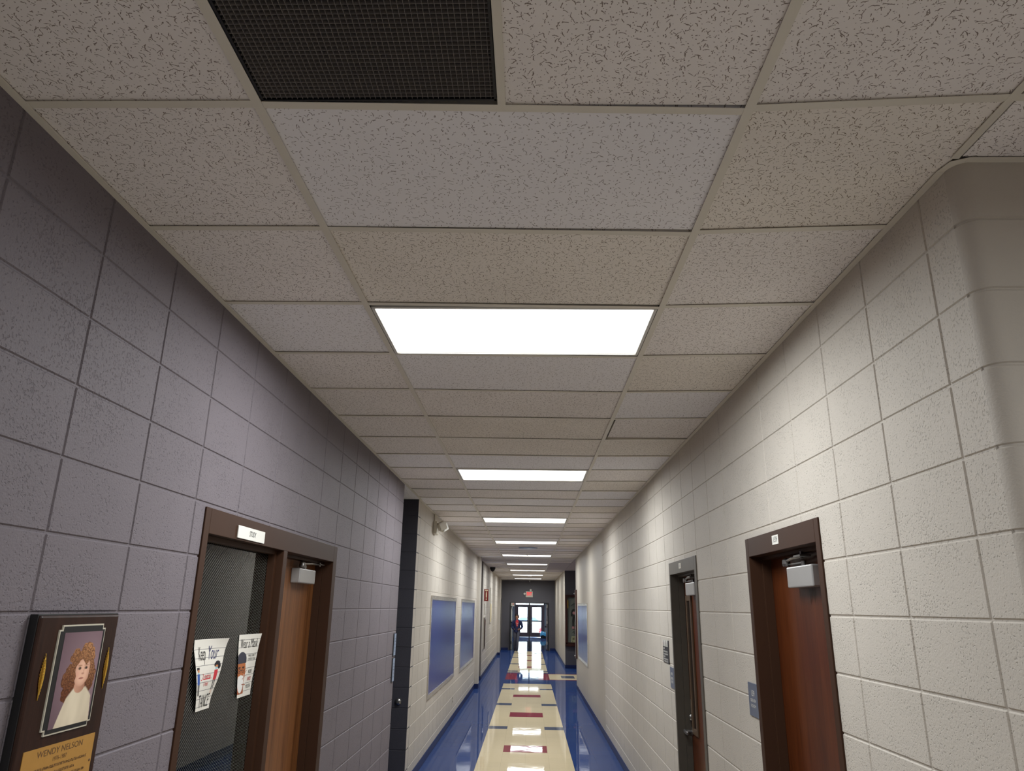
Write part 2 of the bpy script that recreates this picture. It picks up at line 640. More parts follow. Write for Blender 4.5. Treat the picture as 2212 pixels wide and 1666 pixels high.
def on_right(y, z, d=0.0):
    return lambda u, v, l=0.0: (XR + d - l, y - u, z + v)


def on_end(x, z, y):
    return lambda u, v, l=0.0: (x + u, y - l, z + v)


def slabbox(mb, fn, u0, u1, v0, v1, l0, l1, mi=0, bev=0.0):
    a = fn(u0, v0, l0)
    b = fn(u1, v1, l1)
    if bev:
        mb.bevbox(a[0], b[0], a[1], b[1], a[2], b[2], bev, mi)
    else:
        mb.box(a[0], b[0], a[1], b[1], a[2], b[2], mi)


def lettering(name, text, fn, u, v, size, mat, parent, lift=0.0008, sx=1.0, align='CENTER', shear=0.0, depth=0.0):
    cu = bpy.data.curves.new('t', 'FONT')
    cu.body = text
    cu.size = size
    cu.align_x = align
    cu.align_y = 'CENTER'
    cu.shear = shear
    cu.resolution_u = 3
    if depth:
        cu.offset = depth
    ob = bpy.data.objects.new('t', cu)
    COL.objects.link(ob)
    dg = bpy.context.evaluated_depsgraph_get()
    me = bpy.data.meshes.new_from_object(ob.evaluated_get(dg))
    bpy.data.objects.remove(ob)
    o3 = Vector(parent.get('_o', (0, 0, 0)))
    for vt in me.vertices:
        vt.co = Vector(fn(u + vt.co.x * sx, v + vt.co.y, lift)) - o3
    me.materials.clear()
    me.materials.append(mat)
    me.name = name
    o = bpy.data.objects.new(name, me)
    COL.objects.link(o)
    o.parent = parent
    o['_o'] = tuple(o3)
    return o


def text_rows(name, fn, rows, mat, parent, h=0.004, lift=0.0008):
    """unreadable small print: rows of (v, [(u0,u1), ...]) bars, as ink strokes"""
    mb = MB()
    for v, spans in rows:
        for u0, u1 in spans:
            u = u0
            while u < u1:
                wd = min(random.uniform(0.5, 1.0) * h, u1 - u)
                hh = h * random.choice((1.0, 1.0, 0.8))
                mb.quad([fn(u, v, lift), fn(u + wd * 0.55, v, lift), fn(u + wd * 0.55, v + hh, lift), fn(u, v + hh, lift)])
                if random.random() < 0.6:
                    vv = v + random.choice((0, 0.4, 0.8)) * h
                    mb.quad([fn(u, vv, lift), fn(u + wd * 0.9, vv, lift), fn(u + wd * 0.9, vv + h * 0.22, lift), fn(u, vv + h * 0.22, lift)])
                u += wd * 1.15
    return mb.build(name, mat, parent)


def printed(name, nx, ny, fn, wd, ht, colour, parent, mat, lift=0.0):
    """a sheet whose ink colour is computed cell by cell: colour(s, t) with s, t in 0..1 from lower left"""
    o3 = Vector(parent.get('_o', (0, 0, 0))) if parent else Vector((0, 0, 0))
    vs, fs, cs = [], [], []
    for j in range(ny + 1):
        for i in range(nx + 1):
            vs.append(tuple(Vector(fn(wd * i / nx, ht * j / ny, lift)) - o3))
    for j in range(ny):
        for i in range(nx):
            a = j * (nx + 1) + i
            fs.append((a, a + 1, a + nx + 2, a + nx + 1))
            cs.append(colour((i + 0.5) / nx, (j + 0.5) / ny))
    me = bpy.data.meshes.new(name)
    me.from_pydata(vs, [], fs)
    at = me.attributes.new('ink', 'FLOAT_COLOR', 'FACE')
    flat = []
    for c in cs:
        flat += list(c[:3]) + [1.0]
    at.data.foreach_set('color', flat)
    me.materials.append(mat)
    me.polygons.foreach_set('use_smooth', [True] * len(fs))
    me.update()
    o = bpy.data.objects.new(name, me)
    COL.objects.link(o)
    if parent:
        o.parent = parent
    o['_o'] = tuple(o3)
    return o


# ------------------------------------------------------------------ block walls with tooled joints
def gline(vals, joints, half=0.006, inner=0.0025, depth=0.0042, faint=None):
    """coordinates along one direction with the depth of the joint at each"""
    pts = {}
    for v in vals:
        pts[round(v, 5)] = 0.0
    fixed = list(pts)
    for j in joints:
        if not (min(vals) + half < j < max(vals) - half):
            continue
        if any(abs(j - f) < half * 1.5 for f in fixed):
            continue
        d = depth if faint is None else depth * faint(j)
        for o, dd in ((-half, 0), (-inner, d), (inner, d), (half, 0)):
            pts[round(j + o, 5)] = dd
    return sorted(pts.items())


def block_wall(name, axis, c, a0, a1, sgn, mat, aj=(), zj=(), holes=(), thick=0.19, z0=0.0, z1=SLAB, round0=0.0):
    """axis 'x': wall in a plane x=c running along y; axis 'y': plane y=c running along x. sgn: side the face looks to."""
    av = [a0, a1] + [h[0] for h in holes] + [h[1] for h in holes]
    zv = [z0, z1] + [h[2] for h in holes] + [h[3] for h in holes]
    A = gline(av, aj, faint=lambda j: 0.45 + 0.55 * ((j * 7.31) % 1.0))
    Z = gline(zv, zj)

    def P(a, z, d):
        return (c - sgn * d, a, z) if axis == 'x' else (a, c - sgn * d, z)
    mb = MB()

    def inhole(a, z):
        return any(h[0] < a < h[1] and h[2] < z < h[3] for h in holes)
    idx = {}
    for i, (a, da) in enumerate(A):
        for k, (z, dz) in enumerate(Z):
            idx[i, k] = len(mb.v)
            mb.v.append(P(a, z, max(da, dz)))
    for i in range(len(A) - 1):
        for k in range(len(Z) - 1):
            if inhole((A[i][0] + A[i + 1][0]) / 2, (Z[k][0] + Z[k + 1][0]) / 2):
                continue
            mb.f.append((idx[i, k], idx[i + 1, k], idx[i + 1, k + 1], idx[i, k + 1]))
            mb.mi.append(0)
    # back, ends, reveals
    aa = sorted(set(av))
    zz = sorted(set(zv))
    for i in range(len(aa) - 1):
        for k in range(len(zz) - 1):
            if inhole((aa[i] + aa[i + 1]) / 2, (zz[k] + zz[k + 1]) / 2):
                continue
            mb.quad([P(aa[i], zz[k], thick), P(aa[i + 1], zz[k], thick), P(aa[i + 1], zz[k + 1], thick), P(aa[i], zz[k + 1], thick)])
    for a in (a0, a1):
        mb.quad([P(a, z0, 0), P(a, z1, 0), P(a, z1, thick), P(a, z0, thick)])
    for z in (z0, z1):
        mb.quad([P(a0, z, 0), P(a1, z, 0), P(a1, z, thick), P(a0, z, thick)])
    for h in holes:
        for a in (h[0], h[1]):
            mb.quad([P(a, h[2], 0), P(a, h[3], 0), P(a, h[3], thick), P(a, h[2], thick)])
        mb.quad([P(h[0], h[3], 0), P(h[1], h[3], 0), P(h[1], h[3], thick), P(h[0], h[3], thick)])
    me_o = mb.build(name, mat)
    me_o['kind'] = 'structure'
    return me_o


def box_wall(name, x0, x1, y0, y1, mat, z0=0.0, z1=SLAB):
    mb = MB()
    mb.box(x0, x1, y0, y1, z0, z1)
    return struct(name, mb, mat)


zjl = [2.031 + 0.2046 * k for k in range(-9, 6)]
zjr = [1.846 + 0.205 * k for k in range(-8, 7)]
# left wall, grey-lilac part, up to the recess
block_wall('wall_left', 'x', XL, -3.0, 7.25, 1, M['wall_grey'],
           [1.90 + 0.4115 * k for k in range(-11, 14)], zjl, [(2.822, 4.82, 0.0, 2.212)])
# recess in the left wall
block_wall('wall_left_recess', 'y', 8.318, -2.4, XL - 0.0125, -1, M['wall_navy'], [-1.7, -2.1], zjl, thick=0.19)
box_wall('wall_left_recess_back', -2.6, -2.4, 7.06, 8.52, M['wall_navy'])
box_wall('wall_left_recess_side', -2.4, XL - 0.1901, 7.06, 7.25, M['wall_navy'])
# left wall, beige part
block_wall('wall_left_far', 'x', XL - 0.012, 8.33, 18.25, 1, M['wall'],
           [8.5 + 0.4115 * k for k in range(0, 24)], zjl, thick=0.3)
mbp = MB()
mbp.bevbox(XL - 0.3, XL + 0.07, 18.25, 18.65, 0, SLAB, 0.01)
struct('wall_left_pilaster', mbp, M['wall'])
box_wall('wall_left_side_hall', -2.7, -2.5, 18.4, 20.4, M['wall_plain'])
box_wall('wall_left_side_hall_near', -2.5, XL - 0.3, 18.4, 18.6, M['wall_plain'])
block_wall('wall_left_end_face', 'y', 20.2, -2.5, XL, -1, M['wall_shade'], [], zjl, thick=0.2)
block_wall('wall_left_end', 'x', XL, 20.4, 30.6, 1, M['wall'],
           [20.8 + 0.4115 * k for k in range(0, 24)], zjl, thick=0.3)
mbp = MB()
mbp.bevbox(XL - 0.3, XL + 0.09, 30.6, 31.0, 0, SLAB, 0.01)
struct('wall_left_end_pilaster', mbp, M['wall'])
block_wall('wall_left_last', 'x', XL, 31.0, YEND + 0.2, 1, M['wall_smooth'], [], [], [(32.2, 33.2, 0.0, 2.15)], thick=0.3)

# right wall with bullnose corner near the camera
RB = 0.05
zr = gline([0.0, SLAB], zjr)
mb = MB()
cols = []
n_arc = 8
for k in range(n_arc + 1):
    an = math.pi * 0.5 * k / n_arc
    nx, ny = -math.cos(an), -math.sin(an)
    cols.append((XR + RB + nx * RB, 1.715 + RB + ny * RB, nx, ny))
cols.append((7.2, 1.715, 0, -1))
for (x, y, nx, ny) in cols:
    for z, d in zr:
        mb.v.append((x - nx * d, y - ny * d, z))
nz = len(zr)
for i in range(len(cols) - 1):
    for k in range(nz - 1):
        mb.f.append((i * nz + k, (i + 1) * nz + k, (i + 1) * nz + k + 1, i * nz + k + 1))
        mb.mi.append(0)
mb.quad([(XR + RB, 1.905, 0), (7.2, 1.905, 0), (7.2, 1.905, SLAB), (XR + RB, 1.905, SLAB)])
struct('wall_right_corner', mb, M['wall_corner'], smooth=True)
block_wall('wall_right', 'x', XR, 1.715 + RB, 11.72, -1, M['wall'],
           [1.905 + 0.3985 * k for k in range(0, 26)], zjr, [(2.923, 3.903, 0.0, 2.212), (5.119, 6.09, 0.0, 2.21)])
block_wall('wall_right_far', 'x', XR, 11.72, 18.62, -1, M['wall_smooth'])
box_wall('wall_right_side_hall_near', XR + 0.19, 4.0, 18.43, 18.62, M['wall_plain'])
block_wall('wall_right_side_hall', 'y', 24.617, XR + 0.0125, 4.0, -1, M['wall_dark'], thick=0.2)
box_wall('wall_right_side_hall_end', 4.0, 4.2, 18.4, 24.9, M['wall_plain'])
block_wall('wall_right_end', 'x', XR + 0.012, 24.62, YEND + 0.2, -1, M['wall_smooth'], thick=0.3)

# end wall with the double door opening
mb = MB()
OX0, OX1, OZ = -0.90, 0.88, 2.06
mb.box(XL, OX0, YEND, YEND + 0.2, 0, SLAB)
mb.box(OX1, XR + 0.012, YEND, YEND + 0.2, 0, SLAB)
mb.box(OX0, OX1, YEND, YEND + 0.2, OZ, SLAB)
struct('wall_end', mb, M['wall_dark'])
# vestibule
YX = 49.0
box_wall('wall_vestibule_left', -1.5, -1.25, YEND + 0.2, YX + 0.2, M['vest'], z1=2.75)
box_wall('wall_vestibule_right', 1.2, 1.45, YEND + 0.2, YX + 0.2, M['vest'], z1=2.75)
mb = MB()
mb.box(-1.25, -0.96, YX, YX + 0.2, 0, 2.75)
mb.box(0.98, 1.2, YX, YX + 0.2, 0, 2.75)
mb.box(-0.96, 0.98, YX, YX + 0.2, 2.5, 2.75)
struct('wall_vestibule_end', mb, M['vest'])
mb = MB()
mb.box(-1.5, 1.45, YEND + 0.2, YX + 0.2, 2.75, 2.9)
struct('ceiling_vestibule', mb, M['gypsum'])
# enclosure round the parts that are out of sight
box_wall('wall_back', XL - 0.2, 7.4, -3.2, -3.0, M['wall_plain'])
box_wall('wall_side_room', 7.2, 7.4, -3.0, 2.0, M['wall_plain'])
# room behind the wired glass
box_wall('wall_study_back', -4.3, -4.1, 1.8, 6.2, M['greenwall'])
box_wall('wall_study_near', -4.1, XL - 0.19, 1.8, 2.0, M['greenwall'])
box_wall('wall_study_far', -4.1, XL - 0.19, 6.0, 6.2, M['greenwall'])
# roof deck
mb = MB()
mb.box(-4.4, 7.5, -3.3, YEND + 0.25, SLAB, SLAB + 0.15)
struct('ceiling_slab', mb, M['slab'])

# ------------------------------------------------------------------ floor
mb = MB()
SX = [-0.645, -0.342, 0.254, 0.56]
BLUE, BEI, RED, SLA = 0, 1, 2, 3


def frect(x0, x1, y0, y1, mi):
    mb.quad([(x0, y0, 0), (x1, y0, 0), (x1, y1, 0), (x0, y1, 0)], mi)


YS = -3.0
frect(-4.1, SX[0], YS, YX + 0.2, BLUE)
frect(SX[3], XR + 0.05, YS, 20.60, BLUE)
frect(SX[3], XR + 0.05, 22.55, YX + 0.2, BLUE)
frect(XR + 0.05, 4.0, 3.0, 20.6, BLUE)
frect(XR + 0.05, 7.2, YS, -1.6, BLUE)
frect(XR + 0.05, 7.2, -1.6, 0.3, BEI)
frect(XR + 0.05, 7.2, 0.3, 3.0, BLUE)
frect(XR + 0.05, 4.0, 22.55, YX + 0.2, BLUE)
bands = []          # (y0, y1, kind) along the strip
reds = [(10.59, 11.08), (13.82, 14.38), (16.73, 17.18), (24.6, 25.1), (27.6, 28.1), (30.5, 31.0)]
blues = [(8.75, 9.05), (12.47, 12.76), (15.36, 15.68), (18.2, 18.45), (23.1, 23.4), (26.0, 26.3), (29.1, 29.4), (32.1, 32.4)]
cuts = sorted([(a, b, 'r') for a, b in reds] + [(a, b, 'b') for a, b in blues] + [(19.54, 20.6, 'x'), (20.6, 22.55, 'y'), (22.55, 22.8, 'x')] + [(33.6, YX + 0.2, 'x')])
y = YS
for a, b, k in cuts:
    if a > y:
        frect(SX[0], SX[3], y, a, BEI)
    if k == 'r':
        frect(SX[0], SX[1], a, b, BEI); frect(SX[1], SX[2], a, b, RED); frect(SX[2], SX[3], a, b, BEI)
    elif k == 'b':
        frect(SX[0], SX[1], a, b, SLA); frect(SX[1], SX[2], a, b, BEI); frect(SX[2], SX[3], a, b, SLA)
    elif k == 'x':
        frect(SX[0], SX[3], a, b, BLUE)
    elif k == 'y':
        frect(SX[0], SX[1], a, b, RED); frect(SX[1], SX[2], a, b, BLUE); frect(SX[2], SX[3], a, b, RED)
    y = b
# band into the side hall on the right
frect(SX[3], 4.0, 20.60, 20.75, RED)
frect(SX[3], 4.0, 22.40, 22.55, RED)
frect(SX[3], 0.9, 20.75, 22.40, BEI)
frect(0.9, 1.27, 20.75, 21.2, BEI)
frect(0.9, 1.27, 21.2, 21.95, SLA)
frect(0.9, 1.27, 21.95, 22.40, BEI)
frect(1.27, 4.0, 20.75, 22.40, BEI)
floor = struct('floor', mb, [M['blue'], M['beige'], M['red'], M['slate']])
mb = MB()
mb.box(-4.4, 7.5, -3.3, YX + 0.3, -0.2, -0.004)
mb.box(-60, 60, YX + 2.2, 130, -0.65, -0.42)
mb.box(-4, 4, YX + 0.3, YX + 2.2, -0.65, -0.02)
struct('floor_ground', mb, M['concrete'])

# ------------------------------------------------------------------ baseboards
BH, BT = 0.102, 0.006


def baseboard(name, x0, x1, y0, y1):
    mb = MB()
    mb.bevbox(x0, x1, y0, y1, 0.0, BH, 0.004)
    # coved toe
    return struct(name, mb, M['base'])


for nm, a, b in (('baseboard_left', -3.0, 2.81), ('baseboard_left_middle', 4.84, 7.25)):
    baseboard(nm, XL, XL + BT, a, b)
baseboard('baseboard_left_far', XL - 0.012, XL - 0.012 + BT, 8.33, 18.25)
baseboard('baseboard_left_pilaster', XL - 0.01, XL + 0.078, 18.243, 18.657)
baseboard('baseboard_left_end', XL, XL + BT, 20.2, 30.6)
baseboard('baseboard_left_end_face', -2.5, XL + BT, 20.193, 20.2)
baseboard('baseboard_left_end_pilaster', XL - 0.01, XL + 0.097, 30.593, 31.007)
baseboard('baseboard_left_last', XL, XL + BT, 31.007, 32.15)
baseboard('baseboard_recess', -2.4, XL - 0.0125, 8.311, 8.318)
for nm, a, b in (('baseboard_right', 1.765, 2.91), ('baseboard_right_middle', 3.916, 5.108), ('baseboard_right_far', 6.103, 18.62)):
    baseboard(nm, XR - BT, XR, a, b)
baseboard('baseboard_right_side_hall', XR + 0.012, 4.0, 24.613, 24.62)
baseboard('baseboard_right_end', XR + 0.012 - BT, XR + 0.012, 24.613, YEND)
baseboard('baseboard_end_left', XL, OX0 - 0.06, YEND - 0.012, YEND)
baseboard('baseboard_end_right', OX1 + 0.06, XR + 0.012, YEND - 0.012, YEND)

# ------------------------------------------------------------------ ceiling
mb = MB()
TO, TW, TN, TG = 0, 1, 2, 3
HT = H + 0.005


def ytee(n, x):
    """cross rails are a little out of square"""
    y = Y0 + TILE * n
    if x <= TL:
        return y - 0.015
    if x >= TR:
        return y + 0.006 - 0.036 * (x - TR) / (XR - TR)
    return y - 0.012 + 0.030 * (x - TL) / (TR - TL)


LIGHT_ROWS = [2 + 6 * k for k in range(-1, 9)]
newt = {(0, 'C'), (2, 'L'), (3, 'C'), (4, 'R'), (9, 'C'), (10, 'R'), (12, 'L')}
for n in range(-8, 54):
    for col, x0, x1 in (('L', XL, TL), ('C', TL, TR), ('R', TR, XR)):
        cells = [(x0, x1)]
        if col == 'C':
            if n in LIGHT_ROWS:
                continue
            if n == -1:
                cells = [(-0.078, TR)]
        for a, b in cells:
            if (n, col) in newt:
                mi = TN
            elif col == 'R' and (n * 7) % 3 == 0 or col == 'C' and n in (1, 5, 6):
                mi = TW
            else:
                mi = TO if n < 4 or (n * 5 + len(col)) % 4 else TN
            if col == 'R' and 30.0 > 0 and Y0 + TILE * n > 19.8 and Y0 + TILE * n < 25.6:
                mi = TG
            dx = 0.0
            dz = [random.uniform(0, 0.002) for _ in range(4)]
            g0 = 0.006
            if (n, col) == (5, 'R'):
                dx = 0.024
                dz = [0.010, 0.004, 0.004, 0.012]
            pts = [(a + g0 + dx, ytee(n, a) + g0), (b - g0 + min(dx, 0.004), ytee(n, b) + g0), (b - g0 + min(dx, 0.004), ytee(n + 1, b) - g0), (a + g0 + dx, ytee(n + 1, a) - g0)]
            if mi == TG:
                pts = [(a, ytee(n, a)), (b, ytee(n, b)), (b, ytee(n + 1, b)), (a, ytee(n + 1, a))]
            lo = [(p[0], p[1], HT + d) for p, d in zip(pts, dz)]
            hi = [(p[0], p[1], HT + d + 0.015) for p, d in zip(pts, dz)]
            mb.quad(lo[::-1], mi)
            mb.quad(hi, mi)
            for q in range(4):
                mb.quad([lo[q], lo[(q + 1) % 4], hi[(q + 1) % 4], hi[q]], mi)
# boards over the side areas
for i in range(0, 10):
    for n in range(-8, 1):
        x0 = XR + 0.010 + i * 0.61
        y1 = min(Y0 + TILE * (n + 1) - 0.02, 1.70)
        y0 = Y0 + TILE * n - 0.02
        if y0 < 1.70 and not (n == -4 and i in (0, 1, 2, 6, 7, 8)):
            mb.box(x0 + 0.004, x0 + 0.606, y0 + 0.004, y1 - 0.004, HT, HT + 0.015, TO)
mb.box(-2.4, XL - 0.002, 7.25, 8.33, H, H + 0.02, TN)
mb.box(-2.5, XL - 0.002, 18.6, 20.2, H, H + 0.02, TG)
mb.box(XR + 0.002, 4.0, 18.62, 24.62, H, H + 0.02, TG)
mb.box(-4.1, XL - 0.19, 2.0, 6.0, H, H + 0.02, TO)
ceiling = struct('ceiling', mb, [M['tile_old'], M['tile_warm'], M['tile_new'], M['gypsum']])

# rails
mb = MB()
TWD = 0.0125


def rail(x0, y0, x1, y1, wd=TWD, z=H, tall=0.03):
    d = Vector((x1 - x0, y1 - y0, 0)).normalized()
    p = Vector((-d.y, d.x, 0)) * wd
    for (h0, h1, ww) in ((0, 0.0015, 1.0), (0.0015, tall, 0.12)):
        c = [Vector((x0, y0, z)) - p * ww, Vector((x1, y1, z)) - p * ww, Vector((x1, y1, z)) + p * ww, Vector((x0, y0, z)) + p * ww]
        lo = [q + Vector((0, 0, h0)) for q in c]
        hi = [q + Vector((0, 0, h1)) for q in c]
        mb.quad(lo[::-1])
        mb.quad(hi)
        for q in range(4):
            mb.quad([lo[q], lo[(q + 1) % 4], hi[(q + 1) % 4], hi[q]])


rail(TL, -3.0, TL, YEND, z=H - 0.0004)
rail(TR, -3.0, TR, YEND, z=H - 0.0004)
rail(XR - 0.006, -3.0, XR - 0.006, 1.70, z=H - 0.0004, wd=0.011)
for n in range(-7, 54):
    rail(XL, ytee(n, XL), TL - TWD, ytee(n, TL))
    rail(TL + TWD, ytee(n, TL + 0.001), TR - TWD, ytee(n, TR - 0.001))
    if not (19.8 < Y0 + TILE * n < 25.7):
        rail(TR + TWD, ytee(n, TR), XR, ytee(n, XR))
    if n < 1:
        rail(XR + 0.005, ytee(n, XR), 7.2, ytee(n, XR) + 0.02)
rail(-0.078, ytee(-1, -0.078) + TWD, -0.078, ytee(0, -0.078) - TWD, wd=0.010)
for i in range(1, 4):
    rail(XR + 0.010 + i * 0.61, -3.0, XR + 0.010 + i * 0.61, 1.70)
# wall angles
def angle(x0, x1, y0, y1):
    mb.box(x0, x1, y0, y1, H - 0.001, H + 0.0008)


angle(XL, XL + 0.022, -3, 7.25)
angle(XL - 0.012, XL + 0.012, 8.33, 18.25)
angle(XL, XL + 0.022, 20.2, 30.6)
angle(XL, XL + 0.022, 31.0, YEND)
angle(XR - 0.022, XR, 1.76, 18.62)
angle(XR - 0.01, XR + 0.012, 24.62, YEND)
angle(XL, XL + 0.022, 7.25, 8.33)
angle(-2.4, XL, 8.308, 8.33)
angle(XR + 0.03, 7.2, 1.693, 1.715)
mb.quad([(XR - 0.022, 1.76, H), (XR - 0.010, 1.712, H), (XR + 0.03, 1.693, H), (XR + 0.055, 1.725, H), (XR + 0.012, 1.76, H)])
grid = mb.build('ceiling_grid', M['tee'], ceiling)
# plain panel edge where the boards stop, right side of the crossing
# ------------------------------------------------------------------ ceiling lights
LW0, LW1 = TL + 0.014, TR - 0.014
names_l = ['lit ceiling panel nearest the camera, widest of the row', 'second lit ceiling panel from the camera', 'third lit ceiling panel from the camera',
           'fourth lit ceiling panel, just in front of the round grey ceiling speaker', 'fifth lit ceiling panel, just past the small white sprinkler', 'sixth lit ceiling panel, four from the end wall',
           'seventh lit ceiling panel, third from the dark end wall', 'eighth lit ceiling panel, second from the dark end wall', 'lit ceiling panel farthest away, closest to the dark end wall']
n0 = 2
ya, yb = Y0 + TILE * n0 + 0.022, Y0 + TILE * (n0 + 1) - 0.008
light0 = thing('ceiling_light', names_l[0], 'ceiling light', (0.5 * (TL + TR), 0.5 * (ya + yb), H), 'recessed lights along the hallway')
mb = MB()
fw = 0.016
mb.bevbox(LW0, LW1, ya, ya + fw, H - 0.001, H + 0.012, 0.003)
mb.bevbox(LW0, LW1, yb - fw, yb, H - 0.001, H + 0.012, 0.003)
mb.bevbox(LW0, LW0 + fw, ya, yb, H - 0.001, H + 0.012, 0.003)
mb.bevbox(LW1 - fw, LW1, ya, yb, H - 0.001, H + 0.012, 0.003)
mb.build('frame', M['fixture'], light0)
mb = MB()
mb.box(LW0 + 0.004, LW1 - 0.004, ya + 0.004, yb - 0.004, H + 0.013, H + 0.09)
mb.build('housing', M['fixture'], light0)
mb = MB()
mb.quad([(LW0 + fw, ya + fw, H + 0.006), (LW1 - fw, ya + fw, H + 0.006), (LW1 - fw, yb - fw, H + 0.006), (LW0 + fw, yb - fw, H + 0.006)])
lens = mb.build('lens', M['lens'], light0)
ld = bpy.data.lights.new('fluorescent_tubes', 'AREA')
ld.shape = 'RECTANGLE'
ld.size, ld.size_y = LW1 - LW0 - 2 * fw - 0.01, yb - ya - 2 * fw - 0.01
ld.energy = LAMP
ld.color = (0.95, 0.985, 1.0)
ld.spread = math.radians(175)
lo_ = bpy.data.objects.new('fluorescent_tubes', ld)
COL.objects.link(lo_)
lo_.parent = light0
lo_.location = (0, 0, 0.003)
for k in range(1, 9):
    c = copy_tree(light0, None, (0, TILE * 6 * k, 0))
    c['label'] = names_l[k]
for lab, d in (('added ceiling lamp, out of view behind the camera', (0, -TILE * 6, 0)), ('added ceiling lamp, out of view in the vestibule close to the exterior doors', (0.05, 42.5, 2.744 - H)), ('farther added ceiling lamp, out of view in the side hall on the near right', (2.45 + TILE * 6, -TILE * 6, 0)), ('added ceiling lamp, out of view in the side hall on the near right', (2.45, -TILE * 6, 0))):  # added unseen lamps that brighten the near corner, near ceiling and vestibule
    c = copy_tree(light0, None, d)
    c['label'] = lab

# ------------------------------------------------------------------ air return grille
gx0, gx1 = TL + 0.014, -0.09
gy0, gy1 = Y0 - TILE + 0.012, Y0 - 0.022
gr = thing('air_return_grille', 'dark square egg crate air grille set in the ceiling above the camera', 'vent', (0.5 * (gx0 + gx1), 0.5 * (gy0 + gy1), H))
mb = MB()
for a, b, c, d in ((gx0, gx1, gy0, gy0 + 0.006), (gx0, gx1, gy1 - 0.006, gy1), (gx0, gx0 + 0.006, gy0, gy1), (gx1 - 0.006, gx1, gy0, gy1)):
    mb.box(a, b, c, d, H + 0.002, H + 0.020)
mb.build('frame', M['black'], gr)
mb = MB()
nx = int((gx1 - gx0) / 0.0127)
for i in range(1, nx):
    x = gx0 + (gx1 - gx0) * i / nx
    mb.box(x - 0.0004, x + 0.0004, gy0, gy1, H + 0.004, H + 0.0165)
ny = int((gy1 - gy0) / 0.0127)
for i in range(1, ny):
    y = gy0 + (gy1 - gy0) * i / ny
    mb.box(gx0, gx1, y - 0.0004, y + 0.0004, H + 0.0042, H + 0.0163)
mb.build('egg_crate_core', M['eggcrate'], gr)
mb = MB()
for a, b, c, d, e, f in ((gx0, gx1, gy0, gy1, H + 0.27, H + 0.28), (gx0, gx0 + 0.002, gy0, gy1, H + 0.021, H + 0.27), (gx1 - 0.002, gx1, gy0, gy1, H + 0.021, H + 0.27), (gx0, gx1, gy0, gy0 + 0.002, H + 0.021, H + 0.27), (gx0, gx1, gy1 - 0.002, gy1, H + 0.021, H + 0.27)):
    mb.box(a, b, c, d, e, f)
mb.build('duct_box', M['duct'], gr)


# ------------------------------------------------------------------ doors
def wallbox(mb, side, y0, y1, z0, z1, d0, d1, mi=0, bev=0.0):
    X = (lambda d: XL - d) if side == 'L' else (lambda d: XR + d)
    if bev:
        mb.bevbox(X(d0), X(d1), y0, y1, z0, z1, bev, mi)
    else:
        mb.box(X(d0), X(d1), y0, y1, z0, z1, mi)


def closer(door, side, y0, y1, z0, z1, dleaf, soffit, elbow_y, shoe_y):
    """surface closer: body on the leaf, folded arm above it, shoe under the frame head"""
    X = (lambda d: XL - d) if side == 'L' else (lambda d: XR + d)
    mb = MB()
    wallbox(mb, side, y0, y1, z0, z1, dleaf - 0.056, dleaf - 0.001, 0, 0.006)
    body = mb.build('door_closer', M['alu'], door)
    mb = MB()
    ym = 0.5 * (y0 + y1)
    dm = dleaf - 0.03
    sp = (X(dm), ym, z1)
    mb.tube([sp, (X(dm), ym, z1 + 0.022)], 0.011, 12)
    mb.bevbox(X(dm - 0.010), X(dm + 0.010), min(ym, elbow_y), max(ym, elbow_y), z1 + 0.010, z1 + 0.018, 0.003)
    ex = X(dm - 0.012)
    mb.lathe((ex, elbow_y, z1 + 0.006), (0, 0, 1), [(0, 0), (0, 0.016), (0.012, 0.019), (0.030, 0.017), (0.034, 0.012), (0.040, 0)], 16)
    # forearm
    mb.tube([(ex, elbow_y, z1 + 0.030), (X(dm - 0.02), 0.5 * (elbow_y + shoe_y), z1 + 0.038), (X(dm - 0.015), shoe_y, z1 + 0.040)], [0.0075, 0.0075, 0.0065], 10)
    mb.bevbox(X(dm - 0.038), X(dm + 0.012), min(shoe_y - 0.03, shoe_y + 0.05), max(shoe_y - 0.03, shoe_y + 0.05), z1 + 0.036, z1 + 0.046, 0.002)
    mb.tube([(X(dm - 0.02), shoe_y, z1 + 0.03), (X(dm - 0.02), shoe_y, soffit)], 0.006, 10)
    mb.build('closer_arm', M['steel'], body)
    return body


# door_1: study door with sidelight, left wall
d1 = struct_root('door_1', (XL, 4.29, 0), 'wood door marked STUDY beside a wired glass sidelight, in a brown frame')
mb = MB()
zt, zo = 2.122, 2.222
DD = 0.165
for y0, y1, z0, z1 in ((2.812, 2.860, 0, zo), (4.752, 4.83, 0, zo), (3.776, 3.834, 0, zt), (2.860, 4.752, zt, zo), (2.860, 3.776, 0, 0.30)):
    wallbox(mb, 'L', y0, y1, z0, z1, -0.007, DD, 0, 0.002)
# stops
for y0, y1, z0, z1, da, db in ((3.834, 3.850, 0, zt, 0.06, 0.105), (4.736, 4.752, 0, zt, 0.06, 0.105), (3.850, 4.736, zt - 0.016, zt, 0.06, 0.105),
                               (2.860, 2.876, 0.30, zt, 0.05, 0.066), (3.750, 3.776, 0.30, zt, 0.03, 0.066), (2.876, 3.750, zt - 0.022, zt, 0.03, 0.066), (2.876, 3.750, 0.30, 0.316, 0.05, 0.066),
                               (2.860, 2.876, 0.30, zt, 0.080, 0.096), (3.750, 3.776, 0.30, zt, 0.080, 0.096), (2.876, 3.750, zt - 0.022, zt, 0.080, 0.096)):
    wallbox(mb, 'L', y0, y1, z0, z1, da, db, 0, 0.001)
mb.build('door_frame', M['brown'], d1)
mb = MB()
wallbox(mb, 'L', 3.838, 4.748, 0.012, zt - 0.004, 0.105, 0.150, 0, 0.002)
leaf = mb.build('door_leaf', M['oak'], d1)
